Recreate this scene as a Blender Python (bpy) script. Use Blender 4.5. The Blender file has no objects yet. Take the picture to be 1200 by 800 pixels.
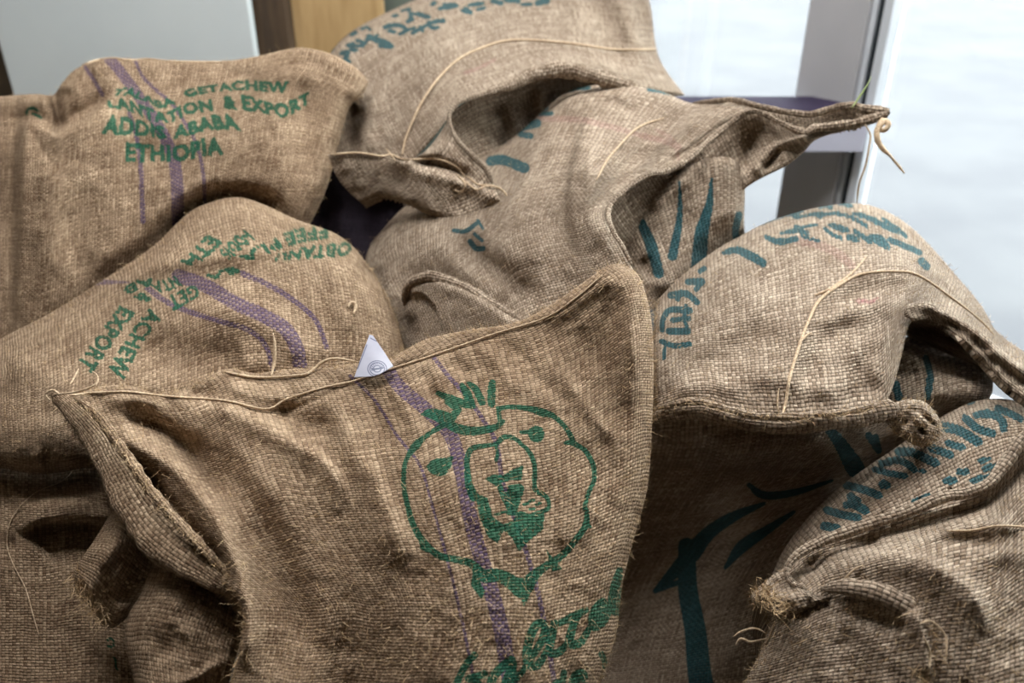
import bpy, math, random
import numpy as np
from mathutils import Vector
from mathutils.bvhtree import BVHTree

random.seed(7)
RNG = np.random.RandomState(11)
scene = bpy.context.scene
COL = scene.collection

# ------------------------------------------------------------------ camera
CAM_Z = 1.30
PITCH = math.radians(29.0)
FPX = 1000.0
cam_data = bpy.data.cameras.new('camera')
cam_data.sensor_width = 36.0
cam_data.lens = 36.0 * FPX / 1200.0
cam_data.clip_start = 0.02
cam_data.dof.use_dof = True
cam_data.dof.focus_distance = 1.06
cam_data.dof.aperture_fstop = 3.2
cam = bpy.data.objects.new('camera', cam_data)
COL.objects.link(cam)
cam.location = (0, 0, CAM_Z)
cam.rotation_euler = (math.pi / 2 - PITCH, 0, 0)
scene.camera = cam

# ------------------------------------------------------------------ world, light, exposure
world = bpy.data.worlds.new('overcast_sky')
scene.world = world
world.use_nodes = True
_bg = world.node_tree.nodes.get('Background') or world.node_tree.nodes.new('ShaderNodeBackground')
_bg.inputs[0].default_value = (0.90, 0.96, 1.0, 1)
_bg.inputs[1].default_value = 12.5
scene.view_settings.view_transform = 'Standard'
scene.view_settings.look = 'None'
scene.view_settings.gamma = 1.0
scene.view_settings.use_curve_mapping = False
scene.view_settings.exposure = 0.0
scene.cycles.max_bounces = 8
scene.cycles.transparent_max_bounces = 12

# ------------------------------------------------------------------ measuring
CAM = np.array([0, 0, CAM_Z])
FW = np.array([0, math.cos(PITCH), -math.sin(PITCH)])
UP = np.array([0, math.sin(PITCH), math.cos(PITCH)])
RT = np.array([1.0, 0, 0])


def W(px, py, d):
    px = np.asarray(px, float)[..., None]; py = np.asarray(py, float)[..., None]
    d = np.asarray(d, float)[..., None]
    return CAM + d * (FW + (px - 600) / FPX * RT + (400 - py) / FPX * UP)


def smooth_curve(pts, n=None, per=8):
    """Catmull-Rom through the points, resampled evenly by arc length."""
    p = np.asarray(pts, float)
    if len(p) == 2:
        q = np.linspace(p[0], p[1], 30)
    else:
        e = np.vstack([2 * p[0] - p[1], p, 2 * p[-1] - p[-2]])
        out = []
        t = np.linspace(0, 1, per, endpoint=False)[:, None]
        for i in range(1, len(e) - 2):
            a, b, c, d = e[i - 1], e[i], e[i + 1], e[i + 2]
            out.append(0.5 * (2 * b + (c - a) * t + (2 * a - 5 * b + 4 * c - d) * t ** 2 + (3 * b - a - 3 * c + d) * t ** 3))
        q = np.vstack(out + [p[-1:]])
    if n is None:
        return q
    s = np.r_[0, np.cumsum(np.linalg.norm(np.diff(q[:, :2], axis=0), axis=1))]
    tt = np.linspace(0, s[-1], n)
    return np.stack([np.interp(tt, s, q[:, k]) for k in range(q.shape[1])], 1)


def length2(pts):
    q = smooth_curve(pts)
    return np.linalg.norm(np.diff(q[:, :2], axis=0), axis=1).sum()


def sstep(a, b, x):
    t = np.clip((x - a) / (b - a + 1e-9), 0, 1)
    return t * t * (3 - 2 * t)


def line_dist(X, Y, q):
    """signed distance to a polyline (positive on its right when drawn on the picture) and arc parameter"""
    best = np.full(X.shape, 1e9); sgn = np.ones(X.shape); tt = np.zeros(X.shape)
    n = len(q) - 1
    for i in range(n):
        ax, ay = q[i, 0], q[i, 1]; bx, by = q[i + 1, 0] - ax, q[i + 1, 1] - ay
        L2 = bx * bx + by * by + 1e-9
        t = np.clip(((X - ax) * bx + (Y - ay) * by) / L2, 0, 1)
        dx = X - ax - t * bx; dy = Y - ay - t * by
        d = dx * dx + dy * dy
        m = d < best
        best[m] = d[m]; sgn[m] = np.sign(bx * dy - by * dx)[m]; tt[m] = ((i + t) / n)[m]
    return np.sqrt(best) * np.where(sgn == 0, 1, sgn), tt


def vnoise(x, y, seed):
    r = np.random.RandomState(seed); g = r.rand(64, 64)
    xi = np.floor(x).astype(int); yi = np.floor(y).astype(int)
    fx = x - xi; fy = y - yi
    fx = fx * fx * (3 - 2 * fx); fy = fy * fy * (3 - 2 * fy)
    a = g[xi % 64, yi % 64]; b = g[(xi + 1) % 64, yi % 64]; c = g[xi % 64, (yi + 1) % 64]; d = g[(xi + 1) % 64, (yi + 1) % 64]
    return (a * (1 - fx) + b * fx) * (1 - fy) + (c * (1 - fx) + d * fx) * fy - 0.5


def tps(ctrl, X, Y):
    c = np.asarray(ctrl, float); n = len(c); S = 300.0
    def phi(r2): return np.where(r2 > 1e-12, 0.5 * r2 * np.log(np.maximum(r2, 1e-12)), 0)
    p = c[:, :2] / S
    K = phi(((p[:, None] - p[None]) ** 2).sum(-1)) + np.eye(n) * 0.004
    Pm = np.c_[np.ones(n), p]
    A = np.block([[K, Pm], [Pm.T, np.zeros((3, 3))]])
    w = np.linalg.solve(A, np.r_[c[:, 2], 0, 0, 0])
    out = w[n] + w[n + 1] * X / S + w[n + 2] * Y / S
    for i in range(n):
        out = out + w[i] * phi((X / S - p[i, 0]) ** 2 + (Y / S - p[i, 1]) ** 2)
    return out


# ------------------------------------------------------------------ print canvas (flat print carried by the cloth)
CX0, CY0, CS = -100.0, -60.0, 2.0
CWID, CHEI = 2800, 1920


class Canvas:
    def __init__(self): self.a = np.zeros((CHEI, CWID), np.float32)

    def _box(self, q, pad):
        x0 = max(0, int((q[:, 0].min() - pad - CX0) * CS)); x1 = min(CWID, int((q[:, 0].max() + pad - CX0) * CS) + 2)
        y0 = max(0, int((q[:, 1].min() - pad - CY0) * CS)); y1 = min(CHEI, int((q[:, 1].max() + pad - CY0) * CS) + 2)
        return x0, x1, y0, y1

    def stroke(self, pts, w, w2=None, k=1.0, soft=0.9):
        q = smooth_curve(pts, per=5) if len(pts) > 2 else np.asarray(pts, float)
        wm = max(w, w2 or 0, max([p[2] for p in pts]) if len(pts[0]) > 2 else 0)
        x0, x1, y0, y1 = self._box(q, wm + 2)
        if x1 <= x0 or y1 <= y0: return
        Y, X = np.mgrid[y0:y1, x0:x1]
        d, t = line_dist(X / CS + CX0, Y / CS + CY0, q)
        ww = w if w2 is None else w + (w2 - w) * t
        if q.shape[1] > 2:
            ww = np.interp(t, np.linspace(0, 1, len(q)), q[:, 2])
        m = k * np.clip((ww / 2 - np.abs(d)) / soft + 0.5, 0, 1)
        self.a[y0:y1, x0:x1] = np.maximum(self.a[y0:y1, x0:x1], m)

    def fill(self, pts, k=1.0, curved=False):
        q = np.asarray(pts, float)
        if curved: q = smooth_curve(list(pts) + [pts[0]], per=5)
        x0, x1, y0, y1 = self._box(q, 2)
        if x1 <= x0 or y1 <= y0: return
        Y, X = np.mgrid[y0:y1, x0:x1]; X = X / CS + CX0; Y = Y / CS + CY0
        ins = np.zeros(X.shape, bool); j = len(q) - 1
        for i in range(len(q)):
            yi, yj, xi, xj = q[i, 1], q[j, 1], q[i, 0], q[j, 0]
            if yi != yj:
                ins ^= ((yi > Y) != (yj > Y)) & (X < (xj - xi) * (Y - yi) / (yj - yi) + xi)
            j = i
        self.a[y0:y1, x0:x1] = np.maximum(self.a[y0:y1, x0:x1], ins * k)

    def erase(self, pts, w, k=1.0):
        c = Canvas.__new__(Canvas); c.a = np.zeros_like(self.a); c.stroke(pts, w)
        self.a *= 1 - k * c.a

    def tris(self, P):
        for t in P:
            x0, x1, y0, y1 = self._box(t, 1)
            if x1 <= x0 or y1 <= y0: continue
            Y, X = np.mgrid[y0:y1, x0:x1]; X = X / CS + CX0; Y = Y / CS + CY0
            a, b, c = t
            den = (b[1] - c[1]) * (a[0] - c[0]) + (c[0] - b[0]) * (a[1] - c[1])
            if abs(den) < 1e-9: continue
            l1 = ((b[1] - c[1]) * (X - c[0]) + (c[0] - b[0]) * (Y - c[1])) / den
            l2 = ((c[1] - a[1]) * (X - c[0]) + (a[0] - c[0]) * (Y - c[1])) / den
            e = -0.02
            self.a[y0:y1, x0:x1][(l1 >= e) & (l2 >= e) & (l1 + l2 <= 1 - e)] = 1.0

    def text(self, s, base, top, bold=0.012, spacing=1.08):
        """letters between a base line and a cap line, both curves on the cloth"""
        cu = bpy.data.curves.new('letters', 'FONT'); cu.body = s; cu.offset = bold
        cu.resolution_u = 3; cu.space_character = spacing
        ob = bpy.data.objects.new('letters', cu); COL.objects.link(ob)
        bpy.context.view_layer.update()
        me = ob.evaluated_get(bpy.context.evaluated_depsgraph_get()).to_mesh()
        me.calc_loop_triangles()
        v = np.array([p.co[:2] for p in me.vertices]); f = np.array([t.vertices[:] for t in me.loop_triangles])
        bpy.data.objects.remove(ob); bpy.data.curves.remove(cu)
        if len(v) == 0: return
        x = (v[:, 0] - v[:, 0].min()) / (v[:, 0].max() - v[:, 0].min()); y = v[:, 1] / 0.70
        b = smooth_curve(base, 60); t = smooth_curve(top, 60); g = np.linspace(0, 1, 60)
        B = np.stack([np.interp(x, g, b[:, k]) for k in (0, 1)], 1); T = np.stack([np.interp(x, g, t[:, k]) for k in (0, 1)], 1)
        self.tris((B + (T - B) * y[:, None])[f])

    def sample(self, px, py):
        X = np.clip((px - CX0) * CS, 0, CWID - 2); Y = np.clip((py - CY0) * CS, 0, CHEI - 2)
        xi = X.astype(int); yi = Y.astype(int); fx = X - xi; fy = Y - yi; a = self.a
        return (a[yi, xi] * (1 - fx) + a[yi, xi + 1] * fx) * (1 - fy) + (a[yi + 1, xi] * (1 - fx) + a[yi + 1, xi + 1] * fx) * fy


# ------------------------------------------------------------------ materials
class NT:
    def __init__(self, name):
        self.m = bpy.data.materials.new(name); self.m.use_nodes = True
        self.t = self.m.node_tree; self.t.nodes.clear()
        self.out = self.t.nodes.new('ShaderNodeOutputMaterial')

    def n(self, kind, **kw):
        nd = self.t.nodes.new(kind)
        for k, v in kw.items(): setattr(nd, k, v)
        return nd

    def ln(self, a, b): self.t.links.new(a, b)

    def put(self, sock, v):
        if hasattr(v, 'is_output') or isinstance(v, bpy.types.NodeSocket): self.ln(v, sock)
        else: sock.default_value = v

    def math(self, op, a, b=0.0, c=0.0, clamp=False):
        nd = self.n('ShaderNodeMath', operation=op, use_clamp=clamp)
        for i, v in enumerate((a, b, c)): self.put(nd.inputs[i], v)
        return nd.outputs[0]

    def noise(self, vec, scale, detail=2.0, rough=0.5, dim='3D'):
        nd = self.n('ShaderNodeTexNoise', noise_dimensions=dim)
        if vec is not None: self.ln(vec, nd.inputs['Vector'])
        nd.inputs['Scale'].default_value = scale; nd.inputs['Detail'].default_value = detail
        nd.inputs['Roughness'].default_value = rough
        return nd

    def mix(self, f, a, b, blend='MIX'):
        nd = self.n('ShaderNodeMix', data_type='RGBA', blend_type=blend)
        self.put(nd.inputs[0], f); self.put(nd.inputs[6], a); self.put(nd.inputs[7], b)
        return nd.outputs[2]

    def mixf(self, f, a, b):
        nd = self.n('ShaderNodeMix', data_type='FLOAT')
        self.put(nd.inputs[0], f); self.put(nd.inputs[2], a); self.put(nd.inputs[3], b)
        return nd.outputs[0]

    def comb(self, x, y, z=0.0):
        nd = self.n('ShaderNodeCombineXYZ')
        self.put(nd.inputs[0], x); self.put(nd.inputs[1], y); self.put(nd.inputs[2], z)
        return nd.outputs[0]

    def smooth(self, x, lo, hi):
        nd = self.n('ShaderNodeMapRange', interpolation_type='SMOOTHSTEP')
        self.put(nd.inputs[0], x); nd.inputs[1].default_value = lo; nd.inputs[2].default_value = hi
        return nd.outputs[0]


def C4(r, g, b): return (r, g, b, 1.0)


def srgb(r, g, b):
    f = lambda c: (c / 255 / 12.92) if c / 255 <= 0.04045 else ((c / 255 + 0.055) / 1.055) ** 2.4
    return (f(r), f(g), f(b), 1.0)


def jute(name, dark, light, ink, stripe, period=0.0046, bump=0.8, fuzz=0.5, gap=0.55):
    k = NT(name)
    at = k.n('ShaderNodeAttribute', attribute_name='fab')
    wob = k.noise(at.outputs['Vector'], 14.0, 2.0)
    sub = k.n('ShaderNodeVectorMath', operation='SUBTRACT'); k.ln(wob.outputs['Color'], sub.inputs[0]); sub.inputs[1].default_value = (0.5, 0.5, 0.5)
    sc = k.n('ShaderNodeVectorMath', operation='SCALE'); k.ln(sub.outputs[0], sc.inputs[0]); sc.inputs['Scale'].default_value = 0.010
    ad = k.n('ShaderNodeVectorMath', operation='ADD'); k.ln(at.outputs['Vector'], ad.inputs[0]); k.ln(sc.outputs[0], ad.inputs[1])
    s2 = k.n('ShaderNodeVectorMath', operation='SCALE'); k.ln(ad.outputs[0], s2.inputs[0]); s2.inputs['Scale'].default_value = 1.0 / period
    sep = k.n('ShaderNodeSeparateXYZ'); k.ln(s2.outputs[0], sep.inputs[0])
    a = k.math('MULTIPLY', sep.outputs[0], 0.8); b = k.math('MULTIPLY', sep.outputs[1], 1.15)
    ia = k.math('FLOOR', a); ib = k.math('FLOOR', b)
    fa = k.math('SUBTRACT', k.math('SUBTRACT', a, ia), 0.5); fb = k.math('SUBTRACT', k.math('SUBTRACT', b, ib), 0.5)
    qa = k.math('MULTIPLY', k.math('MULTIPLY', fa, fa), 4.0); qb = k.math('MULTIPLY', k.math('MULTIPLY', fb, fb), 4.0)
    par = k.math('MULTIPLY', k.math('FRACT', k.math('MULTIPLY', k.math('ADD', ia, ib), 0.5)), 2.0)
    hw = k.math('MULTIPLY', k.math('SUBTRACT', 1.0, qb), k.math('SUBTRACT', 1.0, k.math('MULTIPLY', qa, 0.35)))
    hv = k.math('MULTIPLY', k.math('MULTIPLY', k.math('SUBTRACT', 1.0, qa), k.math('SUBTRACT', 1.0, k.math('MULTIPLY', qb, 0.45))), 0.72)
    h = k.mixf(par, hw, hv)
    # yarn to yarn colour
    nw = k.noise(k.comb(k.math('MULTIPLY', a, 0.10), k.math('MULTIPLY', ib, 3.37)), 1.0, 1.0, dim='2D')
    nv = k.noise(k.comb(k.math('MULTIPLY', ia, 3.37), k.math('MULTIPLY', b, 0.10)), 1.0, 1.0, dim='2D')
    yarn = k.mixf(par, nw.outputs[0], nv.outputs[0])
    big = k.noise(at.outputs['Vector'], 9.0, 3.0, 0.6)
    fine = k.noise(at.outputs['Vector'], 900.0, 2.0, 0.7)
    mid = k.noise(at.outputs['Vector'], 150.0, 2.0, 0.6)
    tone = k.math('ADD', k.math('ADD', k.math('MULTIPLY', yarn, 0.75), k.math('MULTIPLY', big.outputs[0], 0.35)),
                  k.math('ADD', k.math('MULTIPLY', fine.outputs[0], 0.5), k.math('MULTIPLY', mid.outputs[0], 0.2)))
    col = k.mix(k.smooth(tone, 0.6, 1.45), dark, light)
    g = k.smooth(k.math('ADD', h, k.math('MULTIPLY', k.math('SUBTRACT', mid.outputs[0], 0.5), 0.5)), 0.05, 0.6)
    # woven stripe: the coloured yarns run one way
    ast = k.n('ShaderNodeAttribute', attribute_name='stripe')
    sf = k.math('MULTIPLY', k.smooth(ast.outputs['Fac'], 0.3, 0.7), k.mixf(par, 0.5, 0.85))
    col = k.mix(sf, col, stripe)
    ai = k.n('ShaderNodeAttribute', attribute_name='ink')
    inkv = k.math('ADD', ai.outputs['Fac'], k.math('ADD', k.math('MULTIPLY', k.math('SUBTRACT', h, 0.6), 0.22),
                                                     k.math('MULTIPLY', k.math('SUBTRACT', mid.outputs[0], 0.5), 0.75)))
    inkf = k.math('MULTIPLY', k.smooth(inkv, 0.20, 0.52), k.math('ADD', 0.78, k.math('MULTIPLY', fine.outputs[0], 0.3)), clamp=True)
    inkf = k.math('MULTIPLY', inkf, k.smooth(ai.outputs['Fac'], 0.02, 0.2))
    icol = k.mix(k.smooth(k.math('ADD', k.math('MULTIPLY', fine.outputs[0], 0.6), k.math('MULTIPLY', yarn, 0.4)), 0.3, 0.75), tuple(c * 0.55 for c in ink[:3]) + (1,), tuple(min(1, c * 1.35) for c in ink[:3]) + (1,))
    col = k.mix(inkf, col, icol)
    gapc = k.mixf(g, 1.0 - gap, 1.0)
    gm = k.n('ShaderNodeMix', data_type='RGBA', blend_type='MULTIPLY'); gm.inputs[0].default_value = 1.0
    k.ln(col, gm.inputs[6]); cc = k.n('ShaderNodeCombineColor'); [k.ln(gapc, cc.inputs[i]) for i in range(3)]; k.ln(cc.outputs[0], gm.inputs[7])
    hh = k.math('ADD', h, k.math('ADD', k.math('MULTIPLY', fine.outputs[0], fuzz), k.math('MULTIPLY', mid.outputs[0], fuzz)))
    bp = k.n('ShaderNodeBump'); bp.inputs['Strength'].default_value = bump; bp.inputs['Distance'].default_value = period * 0.55
    k.ln(hh, bp.inputs['Height'])
    bs = k.n('ShaderNodeBsdfPrincipled')
    k.ln(gm.outputs[2], bs.inputs['Base Color']); bs.inputs['Roughness'].default_value = 0.95
    bs.inputs['Specular IOR Level'].default_value = 0.12
    bs.inputs['Sheen Weight'].default_value = 0.12; bs.inputs['Sheen Roughness'].default_value = 0.6
    bs.inputs['Sheen Tint'].default_value = light
    k.ln(bp.outputs[0], bs.inputs['Normal']); k.ln(bs.outputs[0], k.out.inputs[0])
    return k.m


def plain(name, c1, c2=None, rough=0.6, scale=8.0, spec=0.3, bump=0.0, metallic=0.0, stretch=None):
    k = NT(name); bs = k.n('ShaderNodeBsdfPrincipled')
    tc = k.n('ShaderNodeTexCoord'); vec = tc.outputs['Object']
    if stretch:
        mp = k.n('ShaderNodeMapping'); mp.inputs['Scale'].default_value = stretch; k.ln(vec, mp.inputs[0]); vec = mp.outputs[0]
    nz = k.noise(vec, scale, 4.0, 0.6)
    k.ln(k.mix(k.smooth(nz.outputs[0], 0.3, 0.7), c1, c2 or c1), bs.inputs['Base Color'])
    bs.inputs['Roughness'].default_value = rough; bs.inputs['Specular IOR Level'].default_value = spec
    bs.inputs['Metallic'].default_value = metallic
    if bump:
        bp = k.n('ShaderNodeBump'); bp.inputs['Strength'].default_value = bump; bp.inputs['Distance'].default_value = 0.002
        k.ln(nz.outputs[0], bp.inputs['Height']); k.ln(bp.outputs[0], bs.inputs['Normal'])
    k.ln(bs.outputs[0], k.out.inputs[0])
    return k.m


GREEN = srgb(4, 86, 64); TEAL = srgb(2, 80, 88); PURPLE = srgb(74, 60, 94); RED = srgb(142, 84, 88)
M_TAN = jute('tan_jute', srgb(112, 88, 67), srgb(212, 185, 153), GREEN, PURPLE, 0.0041, 0.9, 0.7, 0.48)
M_BEIGE = jute('beige_jute', srgb(118, 98, 80), srgb(220, 200, 175), TEAL, RED, 0.0048, 1.0, 0.4, 0.6)
M_TWINE = plain('twine_fibre', srgb(208, 186, 156), srgb(162, 136, 108), 0.9, 350.0, 0.1, 0.6)
M_FIBRE = plain('loose_fibre', srgb(206, 180, 142), srgb(160, 130, 94), 0.9, 60.0, 0.1)


# ------------------------------------------------------------------ things and meshes
def thing(name, label, cat, loc, group=None):
    o = bpy.data.objects.new(name, None); COL.objects.link(o)
    o.empty_display_size = 0.1; o.location = loc
    o['label'] = label; o['category'] = cat
    if group: o['group'] = group
    return o


def link_mesh(name, V, F, mat, parent=None, smooth=True, attrs=None, label=None):
    off = np.array(parent.matrix_world.translation if parent and not parent.parent else (0, 0, 0)) if parent else np.zeros(3)
    if parent is not None:
        off = np.array(parent['_o']) if '_o' in parent else np.array(parent.location)
    me = bpy.data.meshes.new(name)
    V = np.asarray(V, np.float32) - off.astype(np.float32)
    if isinstance(F, np.ndarray):
        me.vertices.add(len(V)); me.vertices.foreach_set('co', V.ravel())
        n, w = F.shape
        me.loops.add(n * w); me.loops.foreach_set('vertex_index', F.ravel().astype(np.int32))
        me.polygons.add(n); me.polygons.foreach_set('loop_start', np.arange(0, n * w, w, dtype=np.int32))
        me.polygons.foreach_set('loop_total', np.full(n, w, np.int32))
        me.update(calc_edges=True)
    else:
        me.from_pydata(V.tolist(), [], F); me.update()
    me.polygons.foreach_set('use_smooth', np.full(len(me.polygons), smooth))
    for an, arr in (attrs or {}).items():
        arr = np.asarray(arr, np.float32)
        if arr.ndim == 2:
            at = me.attributes.new(an, 'FLOAT_VECTOR', 'POINT'); at.data.foreach_set('vector', arr.ravel())
        else:
            at = me.attributes.new(an, 'FLOAT', 'POINT'); at.data.foreach_set('value', arr)
    me.materials.append(mat)
    o = bpy.data.objects.new(name, me); COL.objects.link(o)
    if parent is not None: o.parent = parent
    if label: o['label'] = label
    return o


def patch(name, root, mat, T, R, B, L, depth, folds=(), roll=None, sp=2.0, back=0.12, noise=0.004, nscale=45.0, seed=1,
          ink=None, stripe=None, thick=None, fabrot=False, ripple=0.0012, fold=1.5, label=None, drop=0.0, push=True, soft=True):
    """One piece of sack cloth: four edge curves, a depth through measured points, folds, rolled edges; closed behind
    (back = how far the filled sack reaches behind its face) or a thin cloth (thick)."""
    T = [tuple(p) for p in T]; B = [tuple(p) for p in B]; L = [tuple(p) for p in L]; R = [tuple(p) for p in R]
    L[0], R[0], L[-1], R[-1] = T[0], T[-1], B[0], B[-1]
    N = max(8, int(max(length2(T), length2(B)) / sp)); Mm = max(8, int(max(length2(L), length2(R)) / sp))
    t = smooth_curve(T, N); b = smooth_curve(B, N); l = smooth_curve(L, Mm); r = smooth_curve(R, Mm)
    u = np.linspace(0, 1, N)[None, :, None]; v = np.linspace(0, 1, Mm)[:, None, None]
    G = (1 - v) * t[None] + v * b[None] + (1 - u) * l[:, None] + u * r[:, None] \
        - ((1 - u) * (1 - v) * t[0] + u * (1 - v) * t[-1] + (1 - u) * v * b[0] + u * v * b[-1])
    X = G[..., 0]; Y = G[..., 1]
    D = tps(depth, X, Y)
    for fd in folds:
        pts, amp, w = fd[0], fd[1], fd[2]
        kind = fd[3] if len(fd) > 3 else 'g'; tp = fd[4] if len(fd) > 4 else (0.25, 0.25)
        wl, wr = w if isinstance(w, tuple) else (w, w)
        q = smooth_curve(pts, per=5) if len(pts) > 2 else np.asarray(pts, float)
        pad = 4 * max(wl, wr)
        m = (X > q[:, 0].min() - pad) & (X < q[:, 0].max() + pad) & (Y > q[:, 1].min() - pad) & (Y < q[:, 1].max() + pad)
        if not m.any(): continue
        d, tt = line_dist(X[m], Y[m], q)
        ww = np.where(d > 0, wr, wl)
        if kind == 'g': h = np.exp(-(d / ww) ** 2)
        elif kind == 'r': h = np.exp(-np.abs(d) / ww)
        else: h = -np.tanh(d / 4.5) * np.exp(-np.abs(d) / ww) * 0.5
        tap = 1.0
        if tp[0] > 0: tap = tap * sstep(0, tp[0], tt)
        if tp[1] > 0: tap = tap * sstep(0, tp[1], 1 - tt)
        D[m] -= fold * amp * h * tap
    for side, (w, amt) in (roll or {}).items():
        q = {'T': t, 'B': b, 'L': l, 'R': r}[side]
        d, _ = line_dist(X, Y, q[::3])
        k = np.clip(np.abs(d) / w, 0, 1)
        D += amt * (1 - np.sqrt(np.clip(1 - (1 - k) ** 2, 0, 1)))
    if noise:
        D -= noise * (vnoise(X / nscale, Y / nscale, seed) + 0.5 * vnoise(X / nscale * 2.3, Y / nscale * 2.3, seed + 1)) * 2
    if ripple:
        D -= ripple * 2 * (vnoise(X / 9.0, Y / 9.0, seed + 3) + 0.5 * vnoise(X / 4.3, Y / 4.3, seed + 4))
    P = W(X, Y, D)
    du = np.linalg.norm(np.diff(P, axis=1), axis=-1); dv = np.linalg.norm(np.diff(P, axis=0), axis=-1)
    du = np.clip(du, 0, 4 * np.median(du)); dv = np.clip(dv, 0, 4 * np.median(dv))
    U = np.r_[0, np.cumsum(np.median(du, axis=0))]; V_ = np.r_[0, np.cumsum(np.median(dv, axis=1))]
    fab = np.zeros(P.shape); fab[..., 0] = U[None]; fab[..., 1] = V_[:, None]
    if fabrot: fab = fab[..., [1, 0, 2]]
    fab += np.array([seed * 0.37, seed * 0.53, 0])
    idx = np.arange(N * Mm).reshape(Mm, N)
    F = [np.stack([idx[:-1, :-1], idx[1:, :-1], idx[1:, 1:], idx[:-1, 1:]], -1).reshape(-1, 4)]
    V = [P.reshape(-1, 3)]; FA = [fab.reshape(-1, 3)]
    inkv = ink.sample(X, Y).ravel() if ink is not None else np.zeros(N * Mm)
    strv = stripe.sample(X, Y).ravel() if stripe is not None else np.zeros(N * Mm)
    ring = np.r_[idx[0, :], idx[1:, -1], idx[-1, -2::-1], idx[-2:0:-1, 0]]
    nr = len(ring); cur = ring; base = N * Mm
    Pr = P.reshape(-1, 3)[ring]; fr = fab.reshape(-1, 3)[ring]
    if thick:
        nrm = np.cross(np.gradient(P, axis=1), np.gradient(P, axis=0)); nrm /= np.linalg.norm(nrm, axis=-1, keepdims=True) + 1e-12
        nrm[np.sum(nrm * FW, -1) < 0] *= -1
        V.append((P + nrm * thick).reshape(-1, 3)); FA.append(fab.reshape(-1, 3))
        F.append(np.stack([idx[:-1, :-1], idx[:-1, 1:], idx[1:, 1:], idx[1:, :-1]], -1).reshape(-1, 4) + base)
        r2 = ring + base; nx = np.roll(np.arange(nr), -1)
        F.append(np.stack([ring, ring[nx], r2[nx], r2], -1))
        extra = N * Mm
    else:
        c = P.reshape(-1, 3).mean(0)
        ray = (c - CAM) / np.linalg.norm(c - CAM); axis = ray * back + np.array([0, 0, -drop])
        K = 9; extra = 0
        for j in range(1, K + 1):
            ph = math.pi / 2 * j / K
            s = math.cos(ph) if j < K else 0.0
            newP = c + (Pr - c) * s + axis * math.sin(ph)
            # widen a little first, a filled sack bulges behind its face
            V.append(newP); FA.append(fr + np.array([0, 0.03 * j, 0]))
            new = base + extra + np.arange(nr); nx = np.roll(np.arange(nr), -1)
            F.append(np.stack([cur, cur[nx], new[nx], new], -1)); cur = new; extra += nr
    V = np.vstack(V); FA = np.vstack(FA); F = np.vstack(F)
    if not thick and push:
        # cloth gives way where an already laid sack presses on it
        rel = V - CAM; dd = rel @ FW
        gx = np.clip(((rel @ RT) / dd * FPX + 600 + 120) / ZC, 0, ZB.shape[1] - 1).astype(int)
        gy = np.clip((400 - (rel @ UP) / dd * FPX + 120) / ZC, 0, ZB.shape[0] - 1).astype(int)
        Zd = ZB
        for _ in range(2):
            for ax in (0, 1):
                Zd = np.maximum(Zd, np.maximum(np.roll(Zd, 1, ax), np.roll(Zd, -1, ax)))
        hard = np.maximum(ZB[gy, gx] + 0.012 - dd, 0)
        grid = np.maximum(Zd[gy, gx] + 0.012 - dd, 0)[:N * Mm].reshape(Mm, N)
        rad = max(2, int(9 / sp))
        for _ in range(2):
            for ax in (0, 1):
                pd = [(0, 0), (0, 0)]; pd[ax] = (rad + 1, rad)
                cs = np.cumsum(np.pad(grid, pd, mode='edge'), axis=ax)
                grid = (cs[2 * rad + 1:] - cs[:-2 * rad - 1] if ax == 0 else cs[:, 2 * rad + 1:] - cs[:, :-2 * rad - 1]) / (2 * rad + 1)
        if soft: hard[:N * Mm] = np.maximum(hard[:N * Mm], np.minimum(grid.ravel(), 0.15))
        V = CAM + rel * ((dd + hard) / dd)[:, None]
        P = V[:N * Mm].reshape(P.shape)
    V[:, 2] = np.maximum(V[:, 2], 0.004)
    o = link_mesh(name, V, F, mat, root, attrs={'fab': FA, 'ink': np.r_[inkv, np.zeros(extra)], 'stripe': np.r_[strv, np.zeros(extra)]}, label=label)
    o_info[o.name] = (P, X, Y)
    return o


o_info = {}
ZC = 4.0
ZB = np.zeros((int(1200 / ZC), int(1500 / ZC)))      # how far back the sacks laid so far reach


def settle(root):
    """note the room a finished sack takes up, so that the ones behind lie against it"""
    global ZB
    Z = np.zeros_like(ZB)
    for o in root.children:
        if o.name.startswith(('loose', 'frayed', 'seam', 'tie', 'straw', 'paper')): continue
        a = np.empty(len(o.data.vertices) * 3, np.float32); o.data.vertices.foreach_get('co', a)
        e = np.empty(len(o.data.edges) * 2, np.int32); o.data.edges.foreach_get('vertices', e)
        p = a.reshape(-1, 3) + np.array(root.location); e = e.reshape(-1, 2)
        for t in (0.0, 0.14, 0.28, 0.42, 0.57, 0.71, 0.86):
            q = p[e[:, 0]] * (1 - t) + p[e[:, 1]] * t
            rel = q - CAM; dd = rel @ FW
            gx = ((rel @ RT) / dd * FPX + 720) / ZC; gy = (520 - (rel @ UP) / dd * FPX) / ZC
            m = (gx >= 0) & (gy >= 0) & (gx < ZB.shape[1]) & (gy < ZB.shape[0])
            np.maximum.at(Z, (gy[m].astype(int), gx[m].astype(int)), dd[m])
    ZB = np.maximum(ZB, Z)



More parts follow.
